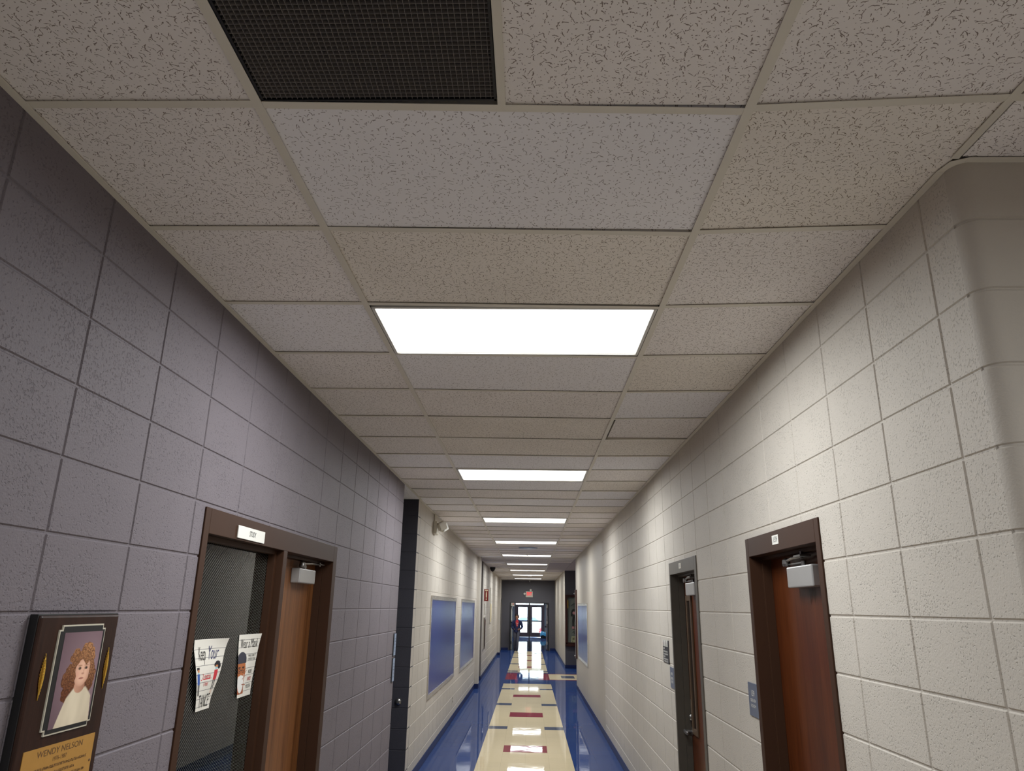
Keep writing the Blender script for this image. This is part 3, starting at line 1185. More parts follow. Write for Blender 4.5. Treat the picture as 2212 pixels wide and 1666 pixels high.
closer(d1, 'L', 4.26, 4.57, 1.975, 2.058, 0.105, zt - 0.012, 4.33, 4.66)
mb = MB()
mb.tube([(XL - 0.104, 3.905, 0.98), (XL - 0.050, 3.905, 0.98), (XL - 0.048, 4.02, 0.98)], 0.010, 12)
mb.lathe((XL - 0.104, 3.905, 0.98), (1, 0, 0), [(0, 0.03), (0.008, 0.03), (0.010, 0.0)], 20)
mb.build('door_handle', M['steel'], d1)

# window_1: wired glass of the sidelight
w1 = struct_root('window_1', (XL - 0.073, 3.31, 0.3), 'wired glass sidelight beside the study door')
mb = MB()
wallbox(mb, 'L', 2.862, 3.774, 0.302, zt - 0.002, 0.067, 0.0735)
mb.build('wired_glass', M['glass'], w1)
mb = MB()
gz0, gz1, gy_0, gy_1 = 0.316, zt - 0.022, 2.876, 3.75
XW = XL - 0.0668


def wires(slope, pitch, wd, lift):
    """straight wires dz = slope * dy, clipped to the pane"""
    tot = (gz1 - gz0) / abs(slope)
    k = 0
    y = gy_0 - (tot if slope > 0 else 0)
    while y < gy_1 + (0 if slope > 0 else tot):
        # parametrise: z from gz0 up
        ys = y
        t0, t1 = 0.0, (gz1 - gz0)
        pa = [(ys + t / slope, gz0 + t) for t in (t0, t1)]
        (ya_, za_), (yb_, zb_) = pa
        # clip in y
        def clip(yv):
            return gz0 + (yv - ys) * slope
        if max(ya_, yb_) > gy_0 and min(ya_, yb_) < gy_1:
            if ya_ < gy_0: ya_, za_ = gy_0, clip(gy_0)
            if ya_ > gy_1: ya_, za_ = gy_1, clip(gy_1)
            if yb_ < gy_0: yb_, zb_ = gy_0, clip(gy_0)
            if yb_ > gy_1: yb_, zb_ = gy_1, clip(gy_1)
            mb.tube([(XW + lift, ya_, za_), (XW + lift, yb_, zb_)], wd, 4, cap=False)
        y += pitch


wires(0.86, 0.021, 0.00018, 0.0)
mb.build('wire_mesh', M['wire'], w1)

# door_2: room 159, right wall
zt2 = 2.128


def right_door(idx, oy0, oy1, iy0, iy1, frame_mat, leaf_mat, label):
    d = struct_root('door_%d' % idx, (XR, 0.5 * (iy0 + iy1), 0), label)
    mb = MB()
    for y0, y1, z0, z1 in ((oy0, iy0, 0, zo), (iy1, oy1, 0, zo), (iy0, iy1, zt2, zo)):
        wallbox(mb, 'R', y0, y1, z0, z1, -0.007, DD, 0, 0.002)
    for y0, y1, z0, z1 in ((iy0, iy0 + 0.016, 0, zt2), (iy1 - 0.016, iy1, 0, zt2), (iy0 + 0.016, iy1 - 0.016, zt2 - 0.016, zt2)):
        wallbox(mb, 'R', y0, y1, z0, z1, 0.055, 0.10, 0, 0.001)
    mb.build('door_frame', frame_mat, d)
    mb = MB()
    wallbox(mb, 'R', iy0 + 0.004, iy1 - 0.004, 0.012, zt2 - 0.004, 0.100, 0.145, 0, 0.002)
    mb.build('door_leaf', leaf_mat, d)
    return d


d2 = right_door(2, 2.910, 3.914, 2.955, 3.864, M['brown'], M['mahogany'], 'red brown wood door numbered 159, nearest on the right')
closer(d2, 'R', 3.16, 3.47, 1.962, 2.055, 0.100, zt2 - 0.012, 3.50, 3.28)
mb = MB()
# dark drips of spilled stain below the closer
for yy, w0, l in ((3.335, 0.010, 0.06), (3.352, 0.010, 0.075), (3.305, 0.010, 0.07), (3.318, 0.009, 0.05), (3.29, 0.008, 0.05)):
    a = [(XR + 0.0994, yy - w0, 1.958), (XR + 0.0994, yy + w0, 1.958), (XR + 0.0994, yy + w0 * 0.6, 1.93), (XR + 0.0994, yy, 1.958 - l), (XR + 0.0994, yy - w0 * 0.6, 1.93)]
    mb.quad(a)
mb.build('stain', M['walnut'], d2)
mb = MB()
mb.tube([(XR + 0.099, 3.80, 0.98), (XR + 0.045, 3.80, 0.98), (XR + 0.043, 3.69, 0.98)], 0.010, 12)
mb.lathe((XR + 0.1, 3.80, 0.98), (-1, 0, 0), [(0, 0.03), (0.008, 0.03), (0.010, 0.0)], 20)
mb.build('door_handle', M['steel'], d2)

d3 = right_door(3, 5.108, 6.101, 5.172, 6.066, M['greybrown'], M['mahogany'], 'wood door with a narrow tall glass slot, second on the right')
closer(d3, 'R', 5.44, 5.74, 1.962, 2.054, 0.100, zt2 - 0.012, 5.79, 5.55)
mb = MB()
for y0, y1, z0, z1 in ((5.79, 5.826, 0.965, 1.965), (5.932, 5.968, 0.965, 1.965), (5.826, 5.932, 1.925, 1.965), (5.826, 5.932, 0.965, 1.005)):
    wallbox(mb, 'R', y0, y1, z0, z1, 0.086, 0.1005, 0, 0.003)
lf = mb.build('glass_slot_frame', M['bronze'], d3)
mb = MB()
wallbox(mb, 'R', 5.826, 5.932, 1.0, 1.93, 0.0965, 0.0995)
mb.build('glass', M['smoked'], lf)
mb = MB()
wallbox(mb, 'R', 6.003, 6.030, 1.10, 1.20, 0.098, 0.1003)
mb.build('notice_strip', M['offwhite'], d3)
mb = MB()
mb.lathe((XR + 0.1, 6.01, 1.07), (-1, 0, 0), [(0, 0.024), (0.012, 0.024), (0.02, 0.018), (0.022, 0)], 18)
mb.build('lock_cylinder', M['steel'], d3)
mb = MB()
mb.lathe((XR + 0.1, 6.01, 0.975), (-1, 0, 0), [(0, 0.03), (0.01, 0.03), (0.012, 0)], 18)
mb.tube([(XR + 0.095, 6.01, 0.975), (XR + 0.04, 6.01, 0.975)], 0.010, 12)
mb.bevbox(XR + 0.028, XR + 0.046, 5.90, 6.022, 0.962, 0.988, 0.006)
mb.build('door_handle', M['steel'], d3)

# ------------------------------------------------------------------ signs near the doors
s = thing('name_sign', 'white plastic sign reading STUDY on the brown frame over the sidelight', 'sign', (XL + 0.007, 3.32, 2.16))
fn = on_left(3.30, 2.158)
mb = MB()
slabbox(mb, fn, -0.162, 0.162, -0.027, 0.027, 0.0075, 0.0125, 0, 0.001)
mb.build('plate', M['white'], s)
lettering('lettering', 'STUDY', fn, 0.008, 0.0, 0.034, M['ink'], s, 0.0132, 0.75)

s = thing('number_label', 'small white label reading 159 over the nearest right door', 'label', (XR - 0.007, 3.43, 2.18))
fn = on_right(3.43, 2.179)
mb = MB()
slabbox(mb, fn, -0.043, 0.043, -0.021, 0.021, 0.0072, 0.0085)
mb.build('sticker', M['white'], s)
lettering('lettering', '159', fn, 0.0, 0.0, 0.036, M['ink'], s, 0.0090, 1.1)
s = thing('number_label', 'tiny white number label over the second right door, on a grey frame', 'label', (XR - 0.007, 5.63, 2.18))
fn = on_right(5.65, 2.18)
mb = MB()
slabbox(mb, fn, -0.040, 0.040, -0.020, 0.020, 0.0072, 0.0085)
mb.build('sticker', M['offwhite'], s)
lettering('lettering', '161', fn, 0.0, 0.0, 0.034, M['bluegrey'], s, 0.0090, 1.1)

s = thing('room_sign', 'blue grey sign reading 159 SERVER ROOM left of the nearest right door', 'sign', (XR, 3.99, 1.42))
fn = on_right(3.992, 1.424)
mb = MB()
slabbox(mb, fn, -0.078, 0.078, -0.080, 0.080, 0.0005, 0.006, 0, 0.001)
mb.build('plate', M['bluegrey'], s)
lettering('lettering', '159', fn, 0.0, 0.030, 0.040, M['white'], s, 0.0066, 1.0)
lettering('lettering', 'SERVER', fn, 0.0, -0.004, 0.021, M['white'], s, 0.0066, 1.3)
lettering('lettering', 'ROOM', fn, 0.0, -0.030, 0.021, M['white'], s, 0.0066, 1.3)

s = thing('notice_board_sign', 'black notice with white figures and small white print beside the second right door', 'sign', (XR, 6.42, 1.52))
fn = on_right(6.425, 1.520)
mb = MB()
slabbox(mb, fn, -0.130, 0.130, -0.090, 0.090, 0.0005, 0.004)
mb.build('sheet', M['ink'], s)
mb = MB()
slabbox(mb, fn, -0.130, 0.095, 0.040, 0.090, 0.0042, 0.0046)
mb.build('white_band', M['white'], s)
for k in range(5):
    mb = MB()
    u = -0.11 + k * 0.046
    slabbox(mb, fn, u - 0.009, u + 0.009, 0.040, 0.074, 0.0047, 0.0051)
    c = fn(u, 0.081, 0.0049)
    mb.lathe(c, (-1, 0, 0), [(-0.0002, 0), (-0.0002, 0.008), (0.0002, 0.008), (0.0002, 0)], 12)
    mb.build('figure', M['ink'], s)
text_rows('lettering', fn, [(0.018, [(-0.11, -0.05)]), (-0.006, [(-0.11, 0.08)]), (-0.026, [(-0.11, 0.09)]), (-0.046, [(-0.11, -0.03)]), (-0.066, [(-0.11, 0.09)]), (-0.083, [(-0.10, 0.09)])], M['white'], s, 0.013, 0.0046)

s = thing('room_sign', 'blue grey room sign with unreadable print, lower left of the second right door', 'sign', (XR, 6.19, 1.34))
fn = on_right(6.19, 1.336)
mb = MB()
slabbox(mb, fn, -0.080, 0.080, -0.078, 0.078, 0.0005, 0.006, 0, 0.001)
mb.build('plate', M['bluegrey'], s)
text_rows('lettering', fn, [(0.020, [(-0.03, 0.03)]), (-0.015, [(-0.05, 0.05)]), (-0.04, [(-0.04, 0.04)])], M['white'], s, 0.02, 0.0066)

# two pale signs at the end of the grey wall
for lab, z0, z1, ln in (('upper pale blue sign at the end of the grey wall', 1.398, 1.603, 0), ('lower pale blue sign at the end of the grey wall, under another', 1.170, 1.382, 1)):
    s = thing('room_sign', lab, 'sign', (XL, 7.21, z0), 'pale blue signs at the wall end')
    fn = on_left(7.125, z0)
    hh = z1 - z0
    mb = MB()
    slabbox(mb, fn, 0, 0.10, 0, hh, 0.0005, 0.008)
    mb.build('backing', M['ink'], s)
    mb = MB()
    slabbox(mb, fn, 0.012, 0.10, 0.008, hh - 0.003, 0.0082, 0.011)
    mb.build('plate', M['paleblue'], s)
    text_rows('lettering', fn, [(hh * q, [(0.03, 0.08)]) for q in (0.2, 0.35, 0.5, 0.62, 0.74)], M['bluegrey'], s, 0.010, 0.0115)


# ------------------------------------------------------------------ posters on the wired glass
def paper_surface(y, z, wd, ht, curl_tr, curl_bl, bow, tuck):
    def fn(u, v, l=0.0):
        s_, t_ = u / wd, v / ht
        u = u + tuck * max(0.0, 1 - s_) * max(0.0, 1 - t_) ** 1.4
        off = 0.003 + 0.6 * bow * math.sin(math.pi * max(0, min(1, t_ * 1.15))) * max(0.0, 1 - s_) + curl_tr * max(0, s_) ** 2 * max(0, t_ - 0.15) ** 2 * 1.4 + curl_bl * max(0, 1 - s_) ** 2 * max(0, 1 - t_) ** 2 + bow * math.sin(math.pi * max(0, min(1, t_))) ** 2 * max(0.0, s_)
        return (XL - 0.067 + off + l, y + u, z + v)
    return fn


def ell(s, t, cx, cy, rx, ry):
    return ((s - cx) / rx) ** 2 + ((t - cy) / ry) ** 2


INK = {'paper': S(226, 222, 212), 'line': S(120, 118, 118), 'black': S(34, 32, 38), 'skin': S(196, 128, 82), 'blue': S(46, 84, 160), 'red': S(200, 54, 64), 'brown': S(178, 104, 58), 'navy': S(58, 58, 70), 'teal': S(150, 190, 196), 'white': S(232, 230, 226), 'dbrown': S(150, 78, 42)}


def rules(t, ys, th=0.006):
    return any(abs(t - y) < th for y in ys)


def keep_ink(s, t):
    c = INK['paper']
    if rules(t, (0.86, 0.74, 0.63, 0.51, 0.40, 0.285, 0.17, 0.055), 0.004):
        c = INK['line']
    # boy on the left
    bx = 0.10
    if ell(s, t, bx, 0.585, 0.05, 0.022) < 1 or (abs(s - bx) < 0.05 and 0.585 < t < 0.615): c = INK['black']
    if ell(s, t, bx + 0.005, 0.558, 0.042, 0.027) < 1: c = INK['skin']
    if ell(s, t, bx, 0.535, 0.035, 0.014) < 1: c = INK['teal']
    if abs(s - bx) < 0.052 and 0.37 < t < 0.52: c = INK['blue']
    if abs(s - bx) < 0.040 and 0.22 < t < 0.37: c = INK['black'] if abs(s - bx) > 0.008 else INK['paper']
    # girl on the right
    gx = 0.82
    if ell(s, t, gx + 0.02, 0.645, 0.085, 0.034) < 1 or ell(s, t, gx + 0.09, 0.60, 0.05, 0.04) < 1 or ell(s, t, gx - 0.06, 0.625, 0.035, 0.03) < 1: c = INK['black']
    if ell(s, t, gx, 0.598, 0.05, 0.026) < 1: c = INK['skin']
    if ell(s, t, gx, 0.575, 0.05, 0.016) < 1: c = INK['teal']
    if abs(s - gx) < 0.075 - 0.10 * abs(t - 0.47) and 0.41 < t < 0.555: c = INK['red']
    if abs(s - gx) < 0.055 and 0.27 < t < 0.41: c = INK['black'] if abs(s - gx) > 0.012 else INK['paper']
    if abs(abs(s - gx) - 0.03) < 0.010 and 0.22 < t < 0.27: c = INK['skin']
    # red underline
    if 0.20 < s < 0.68 and abs(t - 0.438 - 0.02 * (s - 0.4)) < 0.007: c = INK['red']
    return c


def mask_ink(s, t):
    c = INK['paper']
    if rules(t, (0.915, 0.79, 0.675, 0.565, 0.45, 0.335, 0.21, 0.09), 0.004):
        c = INK['line']
    if s < 0.46 and 0.05 < t < 0.30 and s < 0.40 + 0.1 * (0.3 - t): c = INK['dbrown']
    if ell(s, t, 0.21, 0.40, 0.25, 0.27) < 1: c = INK['brown']
    if (ell(s, t, 0.22, 0.60, 0.25, 0.12) < 1 and t > 0.56) or (abs(s - 0.22) < 0.25 and 0.54 < t < 0.62 and ell(s, t, 0.22, 0.6, 0.26, 0.16) < 1): c = INK['navy']
    # mask
    if ell(s, t, 0.19, 0.24, 0.20, 0.17) < 1 and t < 0.355 - 0.12 * abs(s - 0.2): c = INK['white']
    if abs(s - 0.42 + (t - 0.3) * 0.6) < 0.012 and 0.20 < t < 0.36: c = INK['white']
    # brows, glasses, eyes
    for ex in (0.09, 0.32):
        if ell(s, t, ex, 0.475, 0.075, 0.012) < 1: c = INK['black']
        q = ell(s, t, ex, 0.42, 0.095, 0.036)
        if 0.62 < q < 1: c = INK['black']
        if ell(s, t, ex, 0.418, 0.028, 0.013) < 1: c = INK['black']
    if abs(t - 0.43) < 0.006 and 0.15 < s < 0.24: c = INK['black']
    # pointer lines
    for (x0, y0, x1, y1) in ((0.40, 0.36, 0.55, 0.42), (0.30, 0.28, 0.48, 0.33), (0.28, 0.20, 0.54, 0.185)):
        if x0 < s < x1 and abs(t - (y0 + (y1 - y0) * (s - x0) / (x1 - x0))) < 0.006: c = INK['dbrown']
    return c


PW, PH = 0.222, 0.279
ps = thing('poster', 'curled paper poster reading Keep Your 2 metres 6 feet taped to the wired glass', 'poster', (XL - 0.067, 3.14, 1.435))
fk = paper_surface(3.026, 1.434, PW, PH, 0.052, 0.004, 0.020, 0.085)
printed('sheet', 104, 132, fk, PW, PH, keep_ink, ps, M['print'])
lettering('lettering', 'Keep', fk, 0.060, 0.221, 0.078, M['ink'], ps, 0.0012, 0.36, shear=0.1, depth=-0.0005)
lettering('lettering', 'Your', fk, 0.140, 0.222, 0.078, M['blueink'], ps, 0.0012, 0.46, shear=0.4, depth=-0.0004)
lettering('lettering', '2 metres', fk, 0.098, 0.134, 0.026, M['redink'], ps, 0.0012, 0.85, shear=0.2)
lettering('lettering', '6 feet', fk, 0.098, 0.104, 0.026, M['redink'], ps, 0.0012, 0.8, shear=0.2)
lettering('lettering', 'TANCE', fk, 0.112, 0.034, 0.074, M['ink'], ps, 0.0012, 0.62, depth=-0.0005)

ps = thing('poster', 'paper poster reading Wear a Mask with a masked face, taped to the wired glass', 'poster', (XL - 0.067, 3.59, 1.435))
fk = paper_surface(3.490, 1.437, PW, PH, 0.026, 0.004, 0.004, 0.050)
printed('sheet', 104, 132, fk, PW, PH, mask_ink, ps, M['print'])
lettering('lettering', 'Wear a Mask', fk, 0.112, 0.236, 0.060, M['ink'], ps, 0.0012, 0.56, shear=0.1, depth=-0.0004)
lettering('lettering', 'MAKE SURE IT', fk, 0.163, 0.181, 0.015, M['ink'], ps, 0.0012, 0.9)
lettering('lettering', 'COVERS YOUR', fk, 0.163, 0.165, 0.015, M['ink'], ps, 0.0012, 0.9)
lettering('lettering', 'NOSE', fk, 0.165, 0.108, 0.024, M['ink'], ps, 0.0012, 0.8)
lettering('lettering', 'AND', fk, 0.165, 0.075, 0.026, M['redink'], ps, 0.0012, 0.9)
lettering('lettering', 'MOUTH', fk, 0.163, 0.042, 0.024, M['ink'], ps, 0.0012, 0.8)

# ------------------------------------------------------------------ memorial plaque
PT = 0.030
pq = thing('memorial_plaque', 'dark walnut plaque with a portrait photograph and brass plate on the grey wall', 'plaque', (XL, 2.086, 1.33))
fn = on_left(1.904, 1.335)
mb = MB()
slabbox(mb, fn, 0, 0.366, 0, 0.485, 0.001, PT, 0, 0.006)
bd = mb.build('board', M['walnut'], pq)
mb = MB()
e_ = 0.0035
for u0, u1, v0, v1 in ((-e_, 0.001, -e_, 0.4885), (0.365, 0.366 + e_, -e_, 0.4885), (0.0, 0.366, 0.484, 0.4885), (0, 0.366, -e_, 0.001)):
    slabbox(mb, fn, u0, u1, v0, v1, 0.001, PT - 0.007, 0, 0.001)
mb.build('edge', M['black'], pq)
# portrait
f2 = on_left(1.985, 1.521)       # lower left of the picture frame
def nrect(mb, u0, u1, v0, v1, l0, l1, notch):
    """plate with notched corners"""
    for a, b, c, d in ((u0 + notch, u1 - notch, v0, v1), (u0, u0 + notch, v0 + notch, v1 - notch), (u1 - notch, u1, v0 + notch, v1 - notch)):
        slabbox(mb, f2, a, b, c, d, l0, l1)


mb = MB()
nrect(mb, 0, 0.214, 0, 0.274, PT, PT + 0.004, 0.012)
pf = mb.build('photo_frame', M['silver'], pq)
mb = MB()
nrect(mb, 0.004, 0.210, 0.004, 0.270, PT + 0.0042, PT + 0.005, 0.012)
mb.build('mat', M['black'], pf)


def fbm(x, y):
    v = 0.0
    for k, (f, a) in enumerate(((9, 0.5), (19, 0.3), (41, 0.2))):
        v += a * math.sin(f * x + 3.1 * math.sin(f * 0.7 * y + k)) * math.cos(f * y - 2.3 * math.sin(f * 0.6 * x + 2 * k))
    return v


def lerp(a, b, t):
    t = max(0.0, min(1.0, t))
    return tuple(a[i] + (b[i] - a[i]) * t for i in range(3))


_rp = random.Random(11)
CURLS = []
while len(CURLS) < 330:
    a, b = _rp.uniform(0.05, 0.98), _rp.uniform(0.22, 0.90)
    crown = ell(a, b, 0.58, 0.665, 0.31, 0.195) < 1
    left = ell(a, b, 0.40, 0.46, 0.24, 0.235) < 1
    right = ell(a, b, 0.80, 0.50, 0.14, 0.17) < 1
    if crown or left or right:
        CURLS.append((a, b, _rp.uniform(0.032, 0.060), _rp.uniform(0, 6.28), _rp.random()))


def soft(d, w):
    """1 inside (d < 1), 0 outside, blended over w"""
    return max(0.0, min(1.0, (1 + w - d) / (2 * w)))


def portrait(s, t):
    c = lerp(S(146, 120, 128), S(108, 86, 94), math.hypot((s - 0.75) * 0.8, t - 0.55) * 1.4)
    # curls behind: a curl is a little spiral of lighter and darker hair
    best = None
    for a, b, r, ph, k in CURLS:
        dx, dy = s - a, (t - b) * 1.35
        d = math.hypot(dx, dy) / r
        if d < 1 and (best is None or k > best[0]):
            best = (k, d, math.atan2(dy, dx) + ph, a, b)
    if best:
        k, d, an, a, b = best
        spiral = 0.5 + 0.5 * math.cos(an + 7.5 * d)
        lit = max(0.0, min(1.0, (b - 0.34) * 1.9)) * (0.55 + 0.45 * min(1.0, max(0.0, (a - 0.2) * 1.6)))
        dark, mid = S(64, 34, 22), lerp(S(118, 66, 38), S(214, 154, 104), lit)
        c = lerp(dark, mid, (0.30 + 0.70 * spiral) * (1 - 0.30 * d) * (0.75 + 0.25 * k))
    # sweater
    top = 0.385 - 0.62 * max(0.0, abs(s - 0.62) - 0.16) - (1.25 * max(0.0, abs(s - 0.62) - 0.30) ** 1.2 if s < 0.62 else 0)
    if s > 0.95:
        top -= (s - 0.95) * 5
    m = soft(1 + (t - top) * 30, 0.35)
    fold = 0.06 * math.sin(18 * s + 6 * t) + 0.05 * math.sin(31 * s - 9 * t)
    c = lerp(c, lerp(S(222, 208, 182), S(168, 152, 130), abs(s - 0.50) * 0.9 + fold + max(0, 0.10 - t)), m)
    # neck and neckline
    m = soft(ell(s, t, 0.60, 0.405, 0.135, 0.075), 0.12)
    c = lerp(c, lerp(S(206, 156, 130), S(150, 100, 80), (s - 0.48) * 3), m)
    # face
    fq = ell(s, t, 0.615, 0.565, 0.198, 0.158)
    jaw = ell(s, t, 0.60, 0.505, 0.165, 0.105)
    m = max(soft(fq, 0.10), soft(jaw, 0.12))
    skin = lerp(S(230, 182, 156), S(176, 122, 98), max(0, min(fq, jaw + 0.1) - 0.25) * 0.65 + max(0, s - 0.70) * 1.2)
    c = lerp(c, skin, m)
    if m > 0.4:
        for ex in (0.535, 0.70):
            c = lerp(c, S(96, 66, 56), 0.75 * soft(ell(s, t, ex, 0.598, 0.044, 0.017), 0.5))
            c = lerp(c, S(34, 24, 24), 0.9 * soft(ell(s, t, ex + 0.004, 0.596, 0.022, 0.014), 0.35))
            c = lerp(c, S(150, 104, 76), 0.7 * soft(ell(s, t, ex, 0.628, 0.055, 0.008), 0.6))
        c = lerp(c, S(168, 112, 92), 0.7 * soft(ell(s, t, 0.635, 0.538, 0.036, 0.010), 0.5))
        c = lerp(c, S(196, 142, 118), 0.6 * soft(ell(s, t, 0.652, 0.572, 0.012, 0.034), 0.6))
        c = lerp(c, S(150, 74, 70), 0.85 * soft(ell(s, t, 0.610, 0.487, 0.062, 0.010), 0.4))
        c = lerp(c, S(226, 160, 140), 0.35 * soft(ell(s, t, 0.50, 0.535, 0.05, 0.03), 0.8))
    # curls falling over the brow and cheeks
    if best and (t > 0.665 + 0.03 * math.sin(25 * s) or s < 0.445 + 0.02 * math.sin(40 * t) or s > 0.795):
        k, d, an, a, b = best
        spiral = 0.5 + 0.5 * math.cos(an + 7.5 * d)
        lit = max(0.0, min(1.0, (b - 0.34) * 1.9)) * (0.55 + 0.45 * min(1.0, max(0.0, (a - 0.2) * 1.6)))
        if t > 0.40:
            c = lerp(S(64, 34, 22), lerp(S(118, 66, 38), S(214, 154, 104), lit), (0.30 + 0.70 * spiral) * (1 - 0.30 * d))
    return c


f3 = on_left(2.008, 1.535)
printed('photograph', 112, 150, f3, 0.178, 0.240, portrait, pf, M['photo'], PT + 0.0054)
# gold sprigs
for uu in (0.045, 0.335):
    mb = MB()
    z0_, z1_ = 0.278, 0.384
    c0 = Vector(fn(uu, z0_, PT + 0.001))
    c1 = Vector(fn(uu, z1_, PT + 0.001))
    mb.tube([c0, (c0 + c1) / 2 + Vector((0.0015, 0, 0)), c1], [0.0012, 0.0016, 0.0006], 6)
    for k in range(15):
        t = (k + 0.5) / 15
        env = math.sin(math.pi * min(1, t * 1.02)) * 0.010 + 0.001
        for sg in (-1, 1):
            b0 = (uu, z0_ + (z1_ - z0_) * t)
            tip = (uu + sg * env, b0[1] + 0.012)
            mid = (uu + sg * env * 0.75, b0[1] + 0.003)
            mid2 = (uu + sg * env * 0.25, b0[1] + 0.010)
            mb.quad([fn(b0[0], b0[1], PT + 0.0008), fn(mid[0], mid[1], PT + 0.0025), fn(tip[0], tip[1], PT + 0.001), fn(mid2[0], mid2[1], PT + 0.0025)])
    mb.build('olive_sprig', M['gold'], pq)
# brass plate
f4 = on_left(2.090, 1.345)
mb = MB()
slabbox(mb, f4, -0.153, 0.153, 0.0, 0.150, PT, PT + 0.0015)
bp_ = mb.build('nameplate', M['brass'], pq)
for u in (-0.145, 0.145):
    mb = MB()
    mb.lathe(f4(u, 0.080, PT + 0.0015), (1, 0, 0), [(0, 0.004), (0.0015, 0.003), (0.002, 0)], 10)
    mb.build('screw', M['engrave'], bp_)
lettering('lettering', 'WENDY NELSON', f4, 0.0, 0.133, 0.022, M['engrave'], bp_, PT + 0.0019, 1.15)
lettering('lettering', '1976-1987', f4, 0.0, 0.113, 0.015, M['engrave'], bp_, PT + 0.0019, 0.95)
text_rows('lettering', f4, [(0.093, [(-0.125, 0.125)]), (0.077, [(-0.075, 0.075)]), (0.061, [(-0.13, 0.125)]), (0.045, [(-0.12, 0.115)]), (0.029, [(-0.10, 0.10)]), (0.012, [(-0.11, 0.11)])], M['engrave'], bp_, 0.007, PT + 0.0019)

# ------------------------------------------------------------------ left wall, further along
XL2 = XL - 0.012


def on_left2(y, z, x=XL2):
    return lambda u, v, l=0.0: (x + l, y + u, z + v)


# door stop
ds = MB()
ds.lathe((-1.405, 8.318, 0.868), (0, -1, 0), [(0, 0.036), (0.012, 0.036), (0.020, 0.030), (0.026, 0.018), (0.034, 0.018), (0.036, 0.012), (0.034, 0.0)], 24)
o = ds.build('door_stop', M['steel'], None, (-1.405, 8.318, 0.868), smooth=True)
tag(o, 'round metal wall bumper on the dark recess wall at the left', 'door stop')

# emergency light
em = thing('emergency_light', 'pale twin head emergency light high on the beige left wall', 'emergency light', (XL2, 9.75, 2.86))
fn = on_left2(9.75, 2.86)
mb = MB()
slabbox(mb, fn, -0.11, 0.11, -0.085, 0.085, 0.0, 0.055, 0, 0.012)
mb.build('body', M['offwhite'], em)
for k, (u, v, ang) in enumerate(((-0.08, 0.02, -0.5), (0.13, 0.03, 0.35))):
    mb = MB()
    bm = bmesh.new()
    bmesh.ops.create_cube(bm, size=1.0)
    bmesh.ops.scale(bm, vec=(0.075, 0.115, 0.115), verts=bm.verts[:])
    bmesh.ops.bevel(bm, geom=bm.edges[:], offset=0.016, segments=2, affect='EDGES')
    rot = Matrix.Rotation(-0.95 + 0.3 * k, 3, 'Z') @ Matrix.Rotation(0.45, 3, 'X')
    c = Vector(fn(u, v, 0.115))
    for vt in bm.verts:
        vt.co = c + rot @ vt.co
    mb.add_bm(bm)
    mb.tube([fn(u * 0.8, v, 0.05), tuple(c)], 0.014, 10)
    hd = mb.build('lamp_head', M['offwhite'], em)
    mb = MB()
    bm = bmesh.new()
    bmesh.ops.create_cube(bm, size=1.0)
    bmesh.ops.scale(bm, vec=(0.010, 0.098, 0.098), verts=bm.verts[:])
    bmesh.ops.bevel(bm, geom=bm.edges[:], offset=0.006, segments=2, affect='EDGES')
    for vt in bm.verts:
        vt.co = c + rot @ (vt.co + Vector((0.038, 0, 0)))
    mb.add_bm(bm)
    mb.build('lamp_lens', M['white'], hd)
mb = MB()
mb.tube([fn(-0.04, 0.08, 0.012), fn(-0.04, 0.183, 0.012)], 0.012, 10)
mb.build('conduit', M['offwhite'], em)


# bulletin boards
def bulletin(label, fn, wd, ht, seam=False, group='blue bulletin boards'):
    o = thing('bulletin_board', label, 'bulletin board', fn(wd / 2, 0, 0), group)
    mb = MB()
    if seam:
        slabbox(mb, fn, 0.04, wd * 0.52 - 0.012, 0.04, ht - 0.03, 0.002, 0.012)
        slabbox(mb, fn, wd * 0.52 + 0.012, wd - 0.04, 0.04, ht - 0.03, 0.002, 0.012)
    else:
        slabbox(mb, fn, 0.05, wd - 0.05, 0.05, ht - 0.05, 0.002, 0.010)
    mb.build('panel', M['board'], o)
    if seam:
        mb = MB()
        slabbox(mb, fn, wd * 0.52 - 0.012, wd * 0.52 + 0.012, 0.04, ht - 0.03, 0.002, 0.006)
        mb.build('seam', M['ink'], o)
    b = 0.055
    for u0, u1, v0, v1 in ((0, wd, 0, b), (0, wd, ht - b, ht), (0, b, b, ht - b), (wd - b, wd, b, ht - b)):
        mb = MB()
        # border strip with a gently crinkled face
        L = max(u1 - u0, v1 - v0)
        n = int(L / 0.12) + 1
        hor = (u1 - u0) > (v1 - v0)
        for i in range(n):
            a, c = i / n, (i + 1) / n
            if hor:
                slabbox(mb, fn, u0 + L * a, u0 + L * c, v0, v1, 0.001, 0.0145 + random.uniform(-0.0012, 0.0012))
            else:
                slabbox(mb, fn, u0, u1, v0 + L * a, v0 + L * c, 0.001, 0.0145 + random.uniform(-0.0012, 0.0012))
        mb.build('border', M['foil'], o)
    return o


bulletin('large blue bulletin board with silver border, nearer one on the left wall', on_left2(9.78, 0.715), 3.28, 1.275)
bulletin('blue bulletin board with silver border, farther one on the left wall', on_left2(14.13, 0.69), 3.37, 1.30)
bulletin('blue bulletin board with a dark middle seam, the only one on the right wall', on_right(17.70, 0.756), 2.78, 1.205, True)

